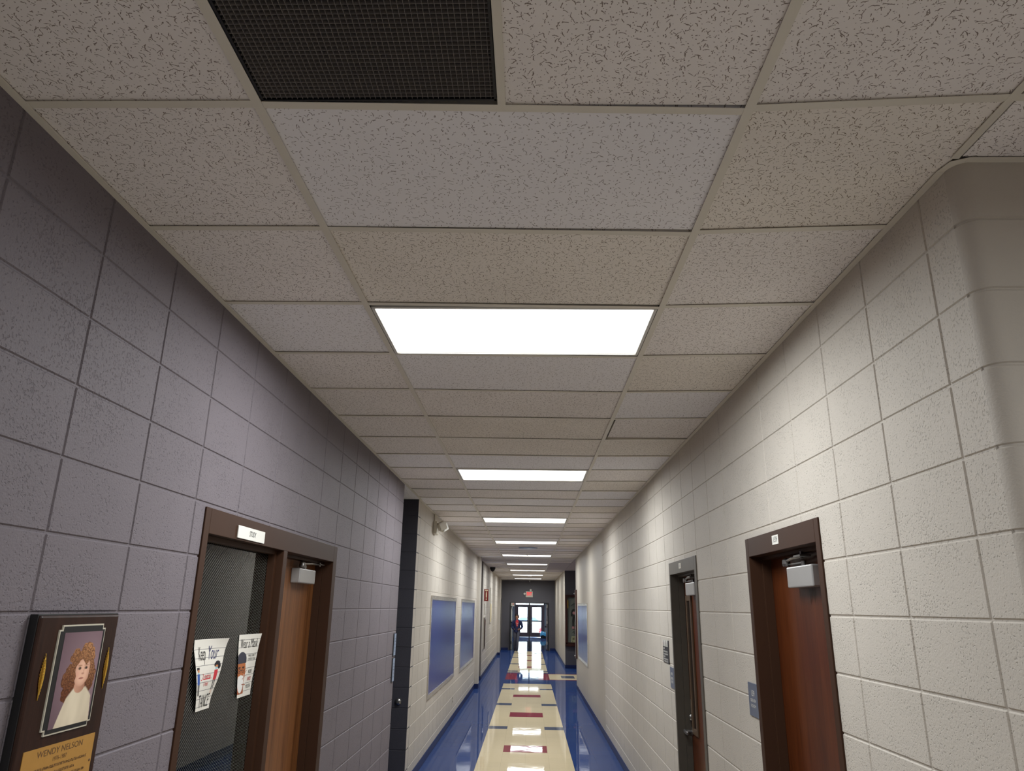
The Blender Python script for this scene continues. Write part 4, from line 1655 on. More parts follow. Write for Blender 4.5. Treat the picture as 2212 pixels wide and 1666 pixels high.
ou = thing('outlet_plate', 'small outlet plate low on the beige left wall under the bulletin boards', 'outlet', (XL2, 13.1, 0.34))
fn = on_left2(13.1, 0.34)
mb = MB()
slabbox(mb, fn, -0.04, 0.04, -0.06, 0.06, 0.0005, 0.006, 0, 0.002)
mb.build('plate', M['offwhite'], ou)
mb = MB()
slabbox(mb, fn, -0.018, 0.018, 0.008, 0.042, 0.006, 0.008, 0, 0.001)
slabbox(mb, fn, -0.018, 0.018, -0.042, -0.008, 0.006, 0.008, 0, 0.001)
mb.build('socket', M['ink'], ou)

for lab, y, z0, z1 in (('upper narrow notice strip at the end of the beige left wall', 18.02, 1.60, 1.81), ('lower narrow notice strip at the end of the beige left wall', 18.05, 1.15, 1.33)):
    s = thing('notice_plate', lab, 'sign', (XL2, y, z0), 'narrow plates at the wall end')
    fn = on_left2(y, z0)
    mb = MB()
    slabbox(mb, fn, 0, 0.16, 0, z1 - z0, 0.001, 0.012, 0, 0.002)
    mb.build('plate', M['offwhite'], s)

# fire extinguisher sign, strip and cabinet on the last stretch of left wall
fs = thing('fire_extinguisher_sign', 'red sign with a white extinguisher picture projecting from the far left wall', 'sign', (XL, 21.9, 2.0))
mb = MB()
# V-shaped projecting sign so that it reads along the hall
v0, v1 = 2.005, 2.335
for a, b in (((XL, 21.0), (XL + 0.115, 21.12)), ((XL + 0.115, 21.12), (XL, 21.24))):
    mb.quad([(a[0], a[1], v0), (b[0], b[1], v0), (b[0], b[1], v1), (a[0], a[1], v1)])
mb.quad([(XL, 21.0, v0), (XL + 0.115, 21.12, v0), (XL, 21.24, v0)])
mb.quad([(XL, 21.0, v1), (XL + 0.115, 21.12, v1), (XL, 21.24, v1)])
mb.build('panel', M['red_sign'], fs)
dirv = Vector((0.115, 0.12, 0)).normalized()
nrm = Vector((0.12, -0.115, 0)).normalized()


def fsf(u, v, l=0.0):
    p = Vector((XL, 21.0, v0)) + dirv * u + nrm * (0.001 + l)
    return (p.x, p.y, v0 + v)


mb = MB()
q = []
for k in range(20):
    an = 2 * math.pi * k / 20
    q.append(fsf(0.085 + 0.022 * math.cos(an), 0.055 + 0.022 * math.sin(an), 0.001))
mb.quad(q)
for u0, u1, a, b in ((0.066, 0.104, 0.095, 0.22), (0.076, 0.094, 0.22, 0.245), (0.062, 0.112, 0.245, 0.255)):
    mb.quad([fsf(u0, a, 0.001), fsf(u1, a, 0.001), fsf(u1, b, 0.001), fsf(u0, b, 0.001)])
mb.quad([fsf(0.03, 0.285, 0.001), fsf(0.14, 0.285, 0.001), fsf(0.14, 0.305, 0.001), fsf(0.03, 0.305, 0.001)])
mb.build('pictogram', M['parchment'], fs)

s = thing('notice_plate', 'thin pale plate on the far left wall under the red extinguisher sign', 'sign', (XL, 21.2, 1.66))
mb = MB()
slabbox(mb, on_left(21.2, 1.66), 0, 0.22, 0, 0.28, 0.001, 0.02, 0, 0.003)
mb.build('plate', M['offwhite'], s)

fx = thing('extinguisher_cabinet', 'narrow red framed fire extinguisher cabinet on the far left wall', 'cabinet', (XL, 21.1, 0.73))
fn = on_left(20.95, 0.74)
mb = MB()
slabbox(mb, fn, 0, 0.34, 0, 0.83, 0.001, 0.032, 0, 0.006)
mb.build('body', M['offwhite'], fx)
mb = MB()
for u0, u1, a, b in ((0, 0.34, 0.77, 0.83), (0, 0.34, 0, 0.05), (0, 0.05, 0.05, 0.77), (0.29, 0.34, 0.05, 0.77)):
    slabbox(mb, fn, u0, u1, a, b, 0.032, 0.044, 0, 0.003)
mb.build('door_frame', M['redwood'], fx)
mb = MB()
slabbox(mb, fn, 0.05, 0.29, 0.05, 0.77, 0.034, 0.038)
mb.build('glass', M['glass'], fx)

fp = thing('framed_notice', 'tall white framed notice on the far left wall beyond the red sign', 'notice', (XL, 24.5, 1.34))
fn = on_left(24.15, 1.345)
mb = MB()
slabbox(mb, fn, 0, 0.72, 0, 0.64, 0.001, 0.022, 0, 0.004)
slabbox(mb, fn, 0.0, 0.30, 0.66, 1.10, 0.001, 0.016, 0, 0.004)
mb.build('frame', M['offwhite'], fp)
mb = MB()
slabbox(mb, fn, 0.04, 0.68, 0.04, 0.60, 0.022, 0.024)
mb.build('paper', M['parchment'], fp)
fp = thing('flat_panel', 'pale flat wall panel beside the last dark door on the left', 'panel', (XL, 31.6, 0.9))
mb = MB()
slabbox(mb, on_left(31.15, 0.9), 0, 0.85, 0, 0.63, 0.001, 0.03, 0, 0.004)
mb.build('panel', M['wall_plain'], fp)

# door_4 dark door at the far left
d4 = struct_root('door_4', (XL, 32.7, 0), 'dark door at the far end of the left wall')
mb = MB()
wallbox(mb, 'L', 32.15, 32.2, 0, 2.2, -0.02, 0.12)
wallbox(mb, 'L', 33.2, 33.25, 0, 2.2, -0.02, 0.12)
wallbox(mb, 'L', 32.2, 33.2, 2.15, 2.2, -0.02, 0.12)
mb.build('door_frame', M['black'], d4)
mb = MB()
wallbox(mb, 'L', 32.2, 33.2, 0.01, 2.15, 0.05, 0.1)
mb.build('door_leaf', M['walnut'], d4)
mb = MB()
mb.tube([(XL - 0.05, 32.3, 1.0), (XL + 0.02, 32.3, 1.0), (XL + 0.02, 32.42, 1.0)], 0.012, 10)
mb.build('door_handle', M['steel'], d4)

# ceiling devices
mb = MB()
mb.lathe((-1.17, 23.2, H), (0, 0, -1), [(0, 0.085), (0.03, 0.085), (0.045, 0.08), (0.10, 0.055), (0.13, 0.02), (0.135, 0)], 24)
o = mb.build('security_camera', M['black'], None, (-1.17, 23.2, H), smooth=True)
tag(o, 'small black dome camera under the ceiling beside the far left wall', 'security camera')
mb = MB()
mb.lathe((-0.04, 15.25, H), (0, 0, -1), [(-0.002, 0.20), (0.006, 0.20), (0.012, 0.185), (0.012, 0.0)], 32)
o = mb.build('ceiling_speaker', M['paleblue'], None, (-0.04, 15.25, H), smooth=True)
tag(o, 'round grey speaker cover in the ceiling between two light panels', 'speaker')
mb = MB()
mb.lathe((-0.06, 17.05, H), (0, 0, -1), [(-0.002, 0.035), (0.004, 0.035), (0.008, 0.012), (0.03, 0.010), (0.032, 0.022), (0.036, 0.022), (0.038, 0)], 20)
o = mb.build('sprinkler_head', M['white'], None, (-0.06, 17.05, H), smooth=True)
tag(o, 'small white sprinkler head under the ceiling just before a light panel', 'sprinkler')
mb = MB()
mb.lathe((0.0, 28.5, H), (0, 0, -1), [(-0.002, 0.07), (0.02, 0.07), (0.035, 0.055), (0.04, 0)], 24)
o = mb.build('smoke_detector', M['alu'], None, (0.0, 28.5, H), smooth=True)
tag(o, 'round smoke detector on the far ceiling between the last light panels', 'smoke detector')

# ------------------------------------------------------------------ right wall end: wooden edge case, display case
ec = thing('wooden_case', 'thin dark wooden case seen edge on at the far end of the right wall', 'case', (XR, 18.4, 0.70))
fn = on_right(18.5, 0.70)
mb = MB()
slabbox(mb, fn, 0, 0.30, 0, 1.585, 0.001, 0.03, 0, 0.004)
mb.build('frame', M['redwood'], ec)
for v in (0.05, 1.50):
    mb = MB()
    mb.ball(fn(0.02, v, 0.04), 0.022, n=8)
    mb.build('stud', M['steel'], ec)

YC = 24.62
dc = thing('display_case', 'dark red wooden display case with glass front on the dark side hall wall', 'display case', (1.62, YC, 0.66))
fn = on_end(1.165, 0.0, YC)
CW = 0.95
mb = MB()
for u0, u1, a, b in ((0, CW, 2.19, 2.27), (0, 0.075, 0.75, 2.19), (CW - 0.075, CW, 0.75, 2.19), (0, CW, 0.75, 0.79)):
    slabbox(mb, fn, u0, u1, a, b, 0.001, 0.14, 0, 0.006)
mb.build('frame', M['redwood'], dc)
mb = MB()
slabbox(mb, fn, -0.005, CW + 0.03, 0.67, 0.75, 0.001, 0.20, 0, 0.008)
mb.build('ledge', M['redwood'], dc)
mb = MB()
slabbox(mb, fn, 0.075, CW - 0.075, 0.79, 2.19, 0.001, 0.008)
mb.build('backing', M['casecloth'], dc)
mb = MB()
slabbox(mb, fn, 0.075, CW - 0.075, 0.79, 2.19, 0.128, 0.132)
mb.build('glass', M['glass'], dc)
mb = MB()
slabbox(mb, fn, 0.08, 0.10, 1.85, 2.10, 0.132, 0.142)
mb.build('hinge_plate', M['gold'], dc)
# costume in the case
cs = thing('costume', 'pink and black costume hanging inside the display case', 'costume', (1.475, YC - 0.06, 1.2))
fn = on_end(1.465, 0.0, YC - 0.03)
mb = MB()
for sg in (-1, 1):
    mb.tube([fn(sg * 0.025, 1.60, 0.02), fn(sg * 0.04, 1.45, 0.02), fn(sg * 0.045, 1.25, 0.02)], [0.03, 0.028, 0.022], 10)
    mb.tube([fn(sg * 0.05, 1.80, 0.02), fn(sg * 0.085, 1.70, 0.02), fn(sg * 0.09, 1.60, 0.02)], [0.022, 0.02, 0.018], 8)
mb.tube([fn(0, 1.83, 0.02), fn(0, 1.72, 0.02), fn(0, 1.58, 0.02)], [0.05, 0.062, 0.05], 12)
mb.build('body', M['darkcloth'], cs, smooth=True)
mb = MB()
mb.ball(fn(0, 1.70, 0.058), 0.062, sy=0.55, sz=0.9, n=10)
mb.build('bib', M['pink'], cs, smooth=True)
mb = MB()
for sg in (-1, 1):
    mb.bevbox(1.465 + sg * 0.045 - 0.036, 1.465 + sg * 0.045 + 0.036, YC - 0.09, YC - 0.03, 1.205, 1.285, 0.015)
mb.build('boots', M['pink'], cs)
mb = MB()
mb.tube([fn(-0.09, 1.93, 0.02), fn(-0.02, 1.99, 0.02), fn(0.03, 1.985, 0.02), fn(0.09, 1.95, 0.02)], 0.007, 8)
mb.tube([fn(0, 1.99, 0.02), fn(0, 1.83, 0.02)], 0.005, 8)
mb.build('hanger', M['ink'], cs)
ob = MB()
fn = on_end(1.465, 1.06, YC - 0.03)
ob.tube([fn(-0.06, 0.03), fn(-0.02, 0.065), fn(0.03, 0.055), fn(0.05, 0.01), (fn(0.0, -0.01)), fn(-0.01, 0.02), fn(0.04, 0.035)], 0.006, 8)
ob.tube([fn(0, 0, 0), fn(0, 0, -0.022)], 0.006, 8)
o = ob.build('ornament', M['ink'], None, fn(0, 0), smooth=True)
tag(o, 'small curled black ornament inside the display case below the costume', 'ornament')
for lab, x, nm in (('cream certificate leaning on the ledge inside the display case', 1.415, 0), ('second cream certificate, partly hidden, leaning inside the display case', 1.57, 1)):
    ct = thing('certificate', lab, 'certificate', (x, YC - 0.08, 0.79), 'certificates in the display case')

    def cf(u, v, l=0.0, x=x):
        return (x + u + 0.16 * v, YC - 0.105 + 0.25 * v - l, 0.795 + v)
    mb = MB()
    pts = [(-0.07, 0.0), (0.07, 0.0), (0.07, 0.19), (-0.07, 0.19)]
    lo = [cf(a, b, 0.0) for a, b in pts]
    hi = [cf(a, b, 0.008) for a, b in pts]
    mb.quad(hi)
    mb.quad(lo[::-1])
    for k in range(4):
        mb.quad([lo[k], lo[(k + 1) % 4], hi[(k + 1) % 4], hi[k]])
    mb.build('sheet', M['parchment'], ct)
    mb = MB()
    for (u0, u1, a, b) in ((-0.045, 0.045, 0.15, 0.16), (-0.035, 0.035, 0.085, 0.125), (-0.03, -0.005, 0.025, 0.05)):
        mb.quad([cf(u0, a, 0.009), cf(u1, a, 0.009), cf(u1, b, 0.009), cf(u0, b, 0.009)])
    mb.build('print', M['engrave'], ct)

# ------------------------------------------------------------------ end wall: frame, exit sign, paper, open leaves
d5 = struct_root('door_5', (0, YEND, 0), 'double door frame in the dark end wall with both leaves standing open')
mb = MB()
fy0, fy1 = YEND - 0.02, YEND + 0.21
mb.box(OX0, OX0 + 0.05, fy0, fy1, 0, OZ)
mb.box(OX1 - 0.05, OX1, fy0, fy1, 0, OZ)
mb.box(OX0 + 0.05, OX1 - 0.05, fy0, fy1, OZ - 0.04, OZ)
mb.build('door_frame', M['black'], d5)
mb = MB()
mb.box(-0.028, 0.022, YEND + 0.05, YEND + 0.13, 0, OZ - 0.04)
mb.build('mullion', M['black'], d5)
for sg, x in ((-1, OX0 + 0.055), (1, OX1 - 0.055)):
    mb = MB()
    mb.bevbox(x, x + (-sg) * 0.045, fy1 + 0.01, fy1 + 0.86, 0.012, OZ - 0.05, 0.004)
    lf = mb.build('door_leaf', M['white'] if sg < 0 else M['doorbrown'], d5)  # left leaf coloured white to stand for bright daylight on it
    mb = MB()
    mb.box(x - sg * 0.045, x - sg * 0.10, fy1 + 0.10, fy1 + 0.80, 0.98, 1.04)
    mb.build('push_bar', M['ink'], lf)
    for z in (0.25, 1.15, 1.85):
        mb = MB()
        mb.box(x - sg * 0.002, x - sg * 0.03, fy0 + 0.03, fy1 + 0.012, z, z + 0.12)
        mb.build('hinge', M['offwhite'] if sg > 0 else M['ink'], d5)

s = thing('paper_notice', 'small paper notice with a red mark at the top left corner of the end doorway', 'notice', (-0.77, YEND - 0.025, 1.89))
fn = on_end(-0.77, 1.892, YEND - 0.022)
mb = MB()
slabbox(mb, fn, -0.075, 0.075, 0, 0.145, 0.0, 0.003)
mb.build('sheet', M['offwhite'], s)
mb = MB()
slabbox(mb, fn, 0.0, 0.045, 0.06, 0.12, 0.0032, 0.004)
mb.build('red_mark', M['redink'], s)

ex = thing('exit_sign', 'lit red EXIT sign with two emergency lamp heads on the dark end wall', 'exit sign', (-0.014, YEND, 2.29))
fn = on_end(-0.014, 2.288, YEND)
mb = MB()
slabbox(mb, fn, -0.165, 0.165, 0, 0.272, 0.0, 0.05, 0, 0.008)
mb.build('housing', M['offwhite'], ex)
lettering('lettering', 'EXIT', fn, 0.0, 0.152, 0.20, M['exitred'], ex, 0.052, 0.56, depth=0.003)
for u, v in ((-0.215, 0.16), (0.065, 0.325)):
    mb = MB()
    bm = bmesh.new()
    bmesh.ops.create_cube(bm, size=1.0)
    bmesh.ops.scale(bm, vec=(0.095, 0.05, 0.095), verts=bm.verts[:])
    bmesh.ops.bevel(bm, geom=bm.edges[:], offset=0.012, segments=2, affect='EDGES')
    c = Vector(fn(u, v, 0.05))
    rot = Matrix.Rotation(math.radians(40), 3, 'Y')
    for vt in bm.verts:
        vt.co = c + rot @ vt.co
    mb.add_bm(bm)
    mb.tube([tuple(c), fn(-0.12 if u < 0 else 0.05, 0.14 if u < 0 else 0.26, 0.03)], 0.014, 8)
    hd = mb.build('lamp_head', M['offwhite'], ex)
    mb = MB()
    mb.lathe(tuple(c - Vector((0, 0.026, 0))), (0, -1, 0), [(0, 0.034), (0.003, 0.030), (0.004, 0)], 16)
    mb.build('lamp_lens', M['white'], hd)
mb = MB()
mb.lathe((0.0, YEND - 0.06, H - 0.02), (0, 0, -1), [(-0.02, 0.03), (0.0, 0.03), (0.05, 0.02), (0.055, 0)], 12)
o = mb.build('sprinkler_head', M['alu'], None, (0.0, YEND - 0.06, H), smooth=True)
tag(o, 'tiny grey sprinkler head above the exit sign at the end wall', 'sprinkler')

# ------------------------------------------------------------------ exterior doors
d6 = struct_root('door_6', (0, YX, 0), 'pair of glazed brown exterior doors at the very end of the building')
mb = MB()
yf0, yf1 = YX + 0.02, YX + 0.14
mb.box(-0.96, -0.90, yf0, yf1, 0, 2.5)
mb.box(0.92, 0.98, yf0, yf1, 0, 2.5)
mb.box(-0.90, 0.92, yf0, yf1, 2.015, 2.05)
mb.box(-0.90, 0.92, yf0, yf1, 2.44, 2.5)
mb.box(-0.03, 0.03, yf0, yf1, 2.05, 2.44)
mb.build('door_frame', M['doorbrown'], d6)
mb = MB()
mb.box(-0.90, -0.03, YX + 0.07, YX + 0.076, 2.05, 2.44)
mb.box(0.03, 0.92, YX + 0.07, YX + 0.076, 2.05, 2.44)
mb.build('transom_glass', M['glass'], d6)
for a, b, l0, l1 in ((-0.90, 0.005, -0.725, -0.145), (0.015, 0.92, 0.18, 0.765)):
    mb = MB()
    y0_, y1_ = YX + 0.04, YX + 0.085
    for x0, x1, z0, z1 in ((a, l0, 0.01, 2.01), (l1, b, 0.01, 2.01), (l0, l1, 1.845, 2.01), (l0, l1, 0.95, 1.04), (l0, l1, 0.01, 0.29)):
        mb.box(x0, x1, y0_, y1_, z0, z1)
    lf = mb.build('door_leaf', M['doorbrown'], d6)
    mb = MB()
    for z0, z1 in ((1.04, 1.845), (0.29, 0.95)):
        mb.box(l0, l1, YX + 0.060, YX + 0.066, z0, z1)
    mb.build('pane', M['glass'], lf)
    mb = MB()
    mb.bevbox(l0 - 0.02, l1 + 0.02, YX - 0.03, YX - 0.005, 0.985, 1.02, 0.006)
    for x in (l0, l1):
        mb.box(x - 0.012, x + 0.012, YX - 0.03, YX + 0.04, 0.99, 1.015)
    mb.build('push_bar', M['steel'], lf)
    mb = MB()
    cx_ = (l0 if a < 0 else l1 - 0.28)
    mb.bevbox(cx_, cx_ + 0.28, YX - 0.02, YX + 0.04, 1.89, 1.95, 0.008)
    mb.build('door_closer', M['alu'], lf)
    mb = MB()
    hx = l1 + 0.06 if a < 0 else l0 - 0.06
    mb.bevbox(hx - 0.022, hx + 0.022, YX - 0.01, YX + 0.04, 0.80, 1.12, 0.004)
    mb.build('pull_plate', M['alu'], lf)

# bin with a blue bag, soap dispenser
bn = thing('waste_bin', 'dark waste bin with a light blue bag hanging over its rim by the exterior doors', 'bin', (0.94, 47.6, 0))
mb = MB()
mb.lathe((0.94, 47.6, 0), (0, 0, 1), [(0, 0.0), (0, 0.22), (0.24, 0.25), (0.24, 0.23)], 20)
mb.build('bin_body', M['ink'], bn, smooth=True)
mb = MB()
nb = 28
prof = [(0.15, 0.256), (0.24, 0.27), (0.31, 0.26), (0.37, 0.21), (0.30, 0.16)]
base_i = len(mb.v)
for j, (z, r) in enumerate(prof):
    for k in range(nb):
        an = 2 * math.pi * k / nb
        rr = r * (1 + 0.05 * math.sin(5 * an + j))
        zz_ = z + (0.045 * math.sin(3 * an + 1.0) + (0.20 * max(0, math.cos(an - 0.2)) ** 4 if j >= 2 else 0) + (0.06 * max(0, math.cos(an - math.pi)) ** 4 if j >= 2 else 0))
        mb.v.append((0.94 + rr * math.cos(an), 47.6 + rr * math.sin(an), zz_))
for j in range(len(prof) - 1):
    for k in range(nb):
        k2 = (k + 1) % nb
        mb.f.append((j * nb + k, j * nb + k2, (j + 1) * nb + k2, (j + 1) * nb + k))
        mb.mi.append(0)
mb.build('liner_bag', M['bag'], bn, smooth=True)
dp = thing('soap_dispenser', 'white dispenser on the vestibule wall right of the exterior doors', 'dispenser', (1.2, 46.0, 1.2))
mb = MB()
mb.bevbox(1.06, 1.199, 45.92, 46.08, 1.10, 1.36, 0.03)
mb.build('body', M['white'], dp)

# ------------------------------------------------------------------ outside
CX = 0.03
car = thing('car', 'pale parked car with bluish windows outside, seen through the exterior door panes', 'car', (CX, 70.0, -0.42))


def car_body():
    mb = MB()
    # side profile extruded along Y; car stands across the view, nose to the right
    prof = [(-2.2, 0.35), (-2.25, 0.75), (-2.0, 0.95), (-1.5, 1.0), (-0.9, 1.42), (0.5, 1.45), (1.1, 1.02), (1.9, 0.92), (2.2, 0.7), (2.2, 0.35)]
    n = len(prof)
    for yy, inset in ((69.2, 0.10), (69.3, 0.0), (70.7, 0.0), (70.8, 0.10)):
        for x, z in prof:
            k = 1 - inset * 0.5 * (1 if z > 1.0 else 0.3)
            mb.v.append((CX + x * k, yy, z * (1 - inset * 0.12) - 0.42))
    for j in range(3):
        for k in range(n):
            k2 = (k + 1) % n
            mb.f.append((j * n + k, j * n + k2, (j + 1) * n + k2, (j + 1) * n + k))
            mb.mi.append(0)
    mb.f.append(tuple(range(n)))
    mb.mi.append(0)
    mb.f.append(tuple(3 * n + k for k in reversed(range(n))))
    mb.mi.append(0)
    return mb


car_body().build('body', M['carwhite'], car)
mb = MB()
for q in ([(-1.25, 1.05), (-0.82, 1.36), (-0.25, 1.38), (-0.25, 1.05)], [(-0.18, 1.05), (-0.18, 1.38), (0.46, 1.38), (0.9, 1.05)]):
    mb.quad([(CX + x, 69.16, z - 0.42) for x, z in q])
mb.build('side_window', M['carglass'], car)
for x in (-1.4, 1.4):
    mb = MB()
    mb.lathe((CX + x, 69.12, 0.31 - 0.42), (0, 1, 0), [(0, 0.0), (0, 0.18), (0.02, 0.30), (0.2, 0.33), (0.22, 0.0)], 20)
    mb.build('wheel', M['tyre'], car)
mb = MB()
mb.lathe((0.93, 62, -0.42), (0, 0, 1), [(0, 0.0), (0, 0.14), (0.05, 0.14), (0.06, 0.10), (0.50, 0.10), (0.52, 0.13), (0.56, 0.13), (0.62, 0.09), (0.66, 0.03), (0.67, 0)], 16)
mb.tube([(0.76, 62, -0.04), (1.10, 62, -0.04)], 0.05, 10)
o = mb.build('fire_hydrant', M['redink'], None, (0.93, 62, -0.42), smooth=True)
tag(o, 'small red post like hydrant outside, low behind the right exterior door pane', 'hydrant')

# ------------------------------------------------------------------ person
PX, PY = -0.56, 33.85
PSC = 0.915
pe = thing('person', 'person in a navy jacket, red shirt and grey trousers walking through the end doorway', 'person', (PX, PY, 0))


def skin_mesh(name, verts, edges, radii, mat, parent, root=0, sub=2):
    me = bpy.data.meshes.new(name)
    me.from_pydata([Vector(v) for v in verts], edges, [])
    me.materials.append(mat)
    o = bpy.data.objects.new(name, me)
    COL.objects.link(o)
    o.parent = parent
    bm = bmesh.new()
    bm.from_mesh(me)
    ly = bm.verts.layers.skin.verify()
    bm.verts.ensure_lookup_table()
    for i, v in enumerate(bm.verts):
        r = radii[i]
        v[ly].radius = r if isinstance(r, tuple) else (r, r)
        v[ly].use_root = (i == root)
    bm.to_mesh(me)
    bm.free()
    md = o.modifiers.new('skin', 'SKIN')
    md.use_smooth_shade = True
    s2 = o.modifiers.new('sub', 'SUBSURF')
    s2.levels = sub
    s2.render_levels = sub
    return o


# local coordinates, person faces -Y; image left is -X
bv = [(0, 0.02, 0.93), (0, 0.0, 1.12), (0.0, 0.0, 1.32), (0.0, -0.01, 1.43), (-0.005, -0.025, 1.52), (-0.01, -0.02, 1.60), (-0.01, -0.01, 1.655),
      (-0.165, 0, 1.33), (-0.235, 0.03, 1.12), (-0.14, -0.08, 1.0), (-0.10, -0.03, 0.97),
      (0.165, 0, 1.32), (0.255, 0.05, 1.12), (0.15, -0.10, 1.00), (0.115, -0.13, 0.985),
      (-0.085, 0.03, 0.86), (-0.095, 0.02, 0.50), (-0.105, 0.20, 0.10), (-0.11, 0.12, 0.05),
      (0.085, 0.0, 0.86), (0.045, -0.12, 0.49), (0.03, -0.10, 0.09), (0.025, -0.20, 0.045)]
be = [(0, 1), (1, 2), (2, 3), (3, 4), (4, 5), (5, 6), (2, 7), (7, 8), (8, 9), (9, 10), (2, 11), (11, 12), (12, 13), (13, 14), (0, 15), (15, 16), (16, 17), (17, 18), (0, 19), (19, 20), (20, 21), (21, 22)]
br_ = [(0.115, 0.085), (0.110, 0.080), (0.095, 0.070), 0.052, (0.066, 0.078), (0.078, 0.092), 0.055,
       0.036, 0.036, 0.028, 0.026, 0.036, 0.036, 0.028, 0.030, 0.070, 0.050, 0.036, 0.034, 0.070, 0.050, 0.036, 0.034]
skin_mesh('body', bv, be, br_, M['skin'], pe)
# fingers on the visible hand, curled against the jacket
mb = MB()
for k in range(4):
    b0 = Vector((PX + 0.112 - 0.004 * k, PY - 0.140, 1.012 - 0.017 * k))
    ln = (0.030, 0.034, 0.032, 0.026)[k]
    mb.tube([b0, b0 + Vector((-ln, -0.018, -0.004)), b0 + Vector((-ln * 1.7, -0.004, -0.010)), b0 + Vector((-ln * 1.9, 0.012, -0.014))], [0.009, 0.0085, 0.008, 0.006], 8)
mb.tube([(PX + 0.125, PY - 0.135, 1.02), (PX + 0.105, PY - 0.165, 1.035), (PX + 0.085, PY - 0.172, 1.04)], [0.010, 0.009, 0.007], 8)
mb.build('hand_fingers', M['skin'], pe, smooth=True)
# trousers and jacket: elliptical rings lofted along the limbs, each garment one mesh
def loft(mb, rings, n=16):
    """rings: (x, y, z, rx, ry) in person coordinates"""
    b = len(mb.v)
    for x, y, z, rx, ry in rings:
        for k in range(n):
            an = 2 * math.pi * k / n
            mb.v.append((PX + x + rx * math.cos(an), PY + y + ry * math.sin(an), z))
    for r in range(len(rings) - 1):
        for k in range(n):
            k2 = (k + 1) % n
            mb.f.append((b + r * n + k, b + r * n + k2, b + (r + 1) * n + k2, b + (r + 1) * n + k))
            mb.mi.append(0)
    mb.f.append(tuple(b + k for k in range(n)))
    mb.mi.append(0)
    e = b + (len(rings) - 1) * n
    mb.f.append(tuple(e + k for k in reversed(range(n))))
    mb.mi.append(0)


mb = MB()
loft(mb, [(-0.07, 0.025, 0.98, 0.085, 0.105), (-0.082, 0.028, 0.86, 0.094, 0.105), (-0.09, 0.028, 0.70, 0.082, 0.092), (-0.096, 0.015, 0.50, 0.064, 0.070), (-0.102, 0.08, 0.32, 0.060, 0.068), (-0.106, 0.17, 0.10, 0.054, 0.062)])
loft(mb, [(0.07, 0.01, 0.98, 0.085, 0.105), (0.080, 0.0, 0.86, 0.094, 0.105), (0.065, -0.05, 0.70, 0.082, 0.092), (0.046, -0.115, 0.50, 0.064, 0.070), (0.038, -0.115, 0.30, 0.060, 0.066), (0.030, -0.10, 0.075, 0.054, 0.062)])
mb.build('trousers', M['jeans'], pe, smooth=True)
mb = MB()
loft(mb, [(0, 0.02, 0.845, 0.168, 0.128), (0, 0.02, 0.90, 0.172, 0.134), (0, 0.015, 1.00, 0.160, 0.128), (0, 0.01, 1.12, 0.160, 0.126), (0, 0.005, 1.25, 0.172, 0.126), (0, 0.005, 1.34, 0.180, 0.115), (0, 0.01, 1.39, 0.165, 0.100), (0, 0.012, 1.43, 0.110, 0.084), (0, 0.012, 1.455, 0.070, 0.068)], 24)
for arm in ([(-0.145, 0.005, 1.36), (-0.195, 0.01, 1.30), (-0.222, 0.02, 1.20), (-0.240, 0.03, 1.11), (-0.205, -0.03, 1.045), (-0.150, -0.095, 0.995)],
            [(0.145, 0.005, 1.35), (0.200, 0.012, 1.29), (0.232, 0.03, 1.20), (0.258, 0.045, 1.11), (0.225, -0.02, 1.055), (0.165, -0.085, 1.005)]):
    mb.tube([(PX + a, PY + b, c) for a, b, c in arm], [0.070, 0.072, 0.064, 0.060, 0.055, 0.048], 14)
mb.build('jacket', M['jacket'], pe, smooth=True)
# open jacket front showing the shirt
mb = MB()
def front(u, v):
    return (PX + u, PY - 0.112 - 0.016 * math.cos(u * 9) + 0.28 * max(0, v - 1.32), v)


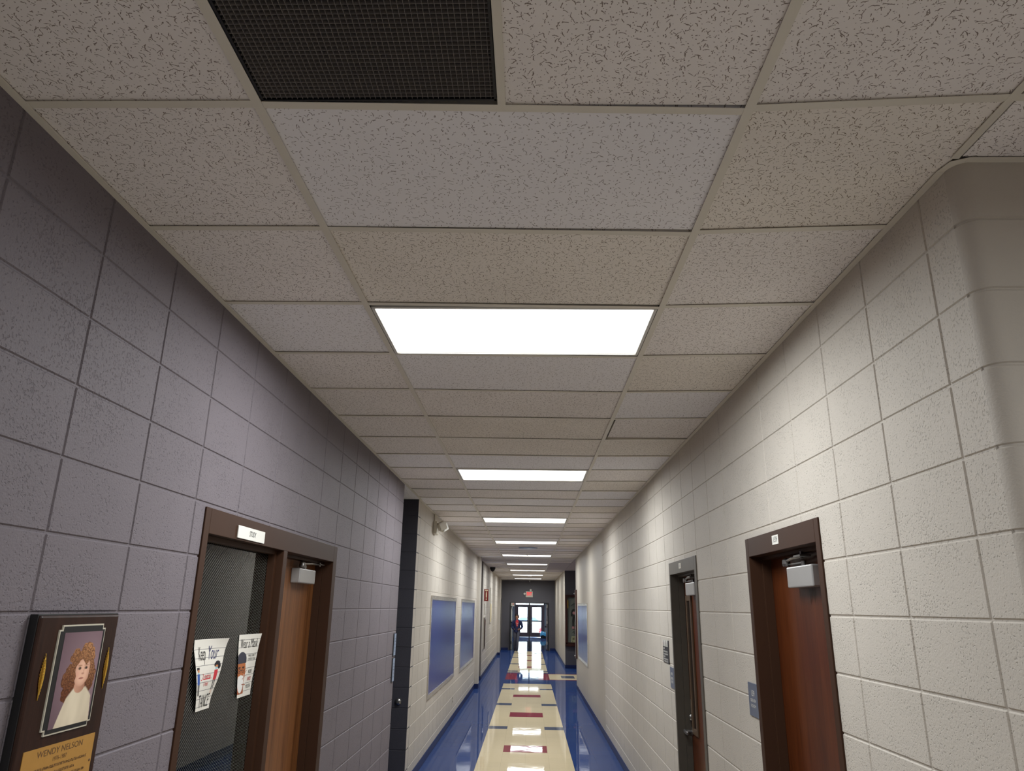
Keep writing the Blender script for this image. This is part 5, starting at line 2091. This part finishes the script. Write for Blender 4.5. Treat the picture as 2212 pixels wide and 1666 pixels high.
rows = [(1.42, 0.045), (1.36, 0.07), (1.28, 0.072), (1.21, 0.05), (1.14, 0.025), (1.09, 0.004)]
for (z0, w0), (z1, w1) in zip(rows, rows[1:]):
    for i in range(6):
        a0, a1 = -1 + i / 3, -1 + (i + 1) / 3
        mb.quad([front(0.01 + a0 * w0, z0), front(0.01 + a1 * w0, z0), front(0.01 + a1 * w1, z1), front(0.01 + a0 * w1, z1)])
sh = mb.build('shirt', M['tshirt'], pe, smooth=True)
mb = MB()
for z0, z1, u0, u1 in ((1.268, 1.292, -0.045, 0.06), (1.17, 1.21, -0.012, 0.026)):
    mb.quad([(PX + u0, PY - 0.134, z0 + 0.01), (PX + u1, PY - 0.134, z0 - 0.008), (PX + u1, PY - 0.134, z1 - 0.012), (PX + u0, PY - 0.134, z1)])
mb.build('shirt_print', M['white'], sh)
# hair, face
mb = MB()
mb.ball((PX - 0.005, PY + 0.010, 1.632), 0.094, sy=1.08, sz=0.92, n=12)
mb.ball((PX + 0.055, PY + 0.02, 1.57), 0.055, sz=1.5, n=8)
mb.ball((PX - 0.062, PY + 0.02, 1.60), 0.035, sz=1.3, n=8)
mb.build('hair', M['hair'], pe, smooth=True)
for sg in (-1, 1):
    mb = MB()
    mb.ball((PX - 0.012 + sg * 0.028, PY - 0.112, 1.578), 0.007, n=6)
    mb.build('eye', M['ink'], pe)
mb = MB()
mb.tube([(PX - 0.012, PY - 0.108, 1.575), (PX - 0.013, PY - 0.128, 1.545), (PX - 0.013, PY - 0.112, 1.538)], [0.004, 0.008, 0.005], 8)
mb.ball((PX - 0.012, PY - 0.098, 1.512), 0.016, sy=0.5, sz=0.28, n=6)
mb.build('nose_and_mouth', M['skin'], pe, smooth=True)
for sx_, yy, toe in ((-0.108, 0.12, 0.03), (0.026, -0.17, 0.0)):
    mb = MB()
    mb.ball((PX + sx_, PY + yy, 0.045), 0.05, sy=1.0, sz=0.9, n=8)
    mb.tube([(PX + sx_, PY + yy + 0.07, 0.05), (PX + sx_, PY + yy, 0.055), (PX + sx_ - 0.01, PY + yy - 0.10, 0.04), (PX + sx_ - 0.015, PY + yy - 0.15, 0.032)], [0.042, 0.05, 0.042, 0.03], 12)
    mb.build('shoe', M['shoe'], pe, smooth=True)

pe.scale = (PSC, PSC, PSC)
# helper properties are not part of the description
for o in bpy.data.objects:
    if '_o' in o:
        del o['_o']
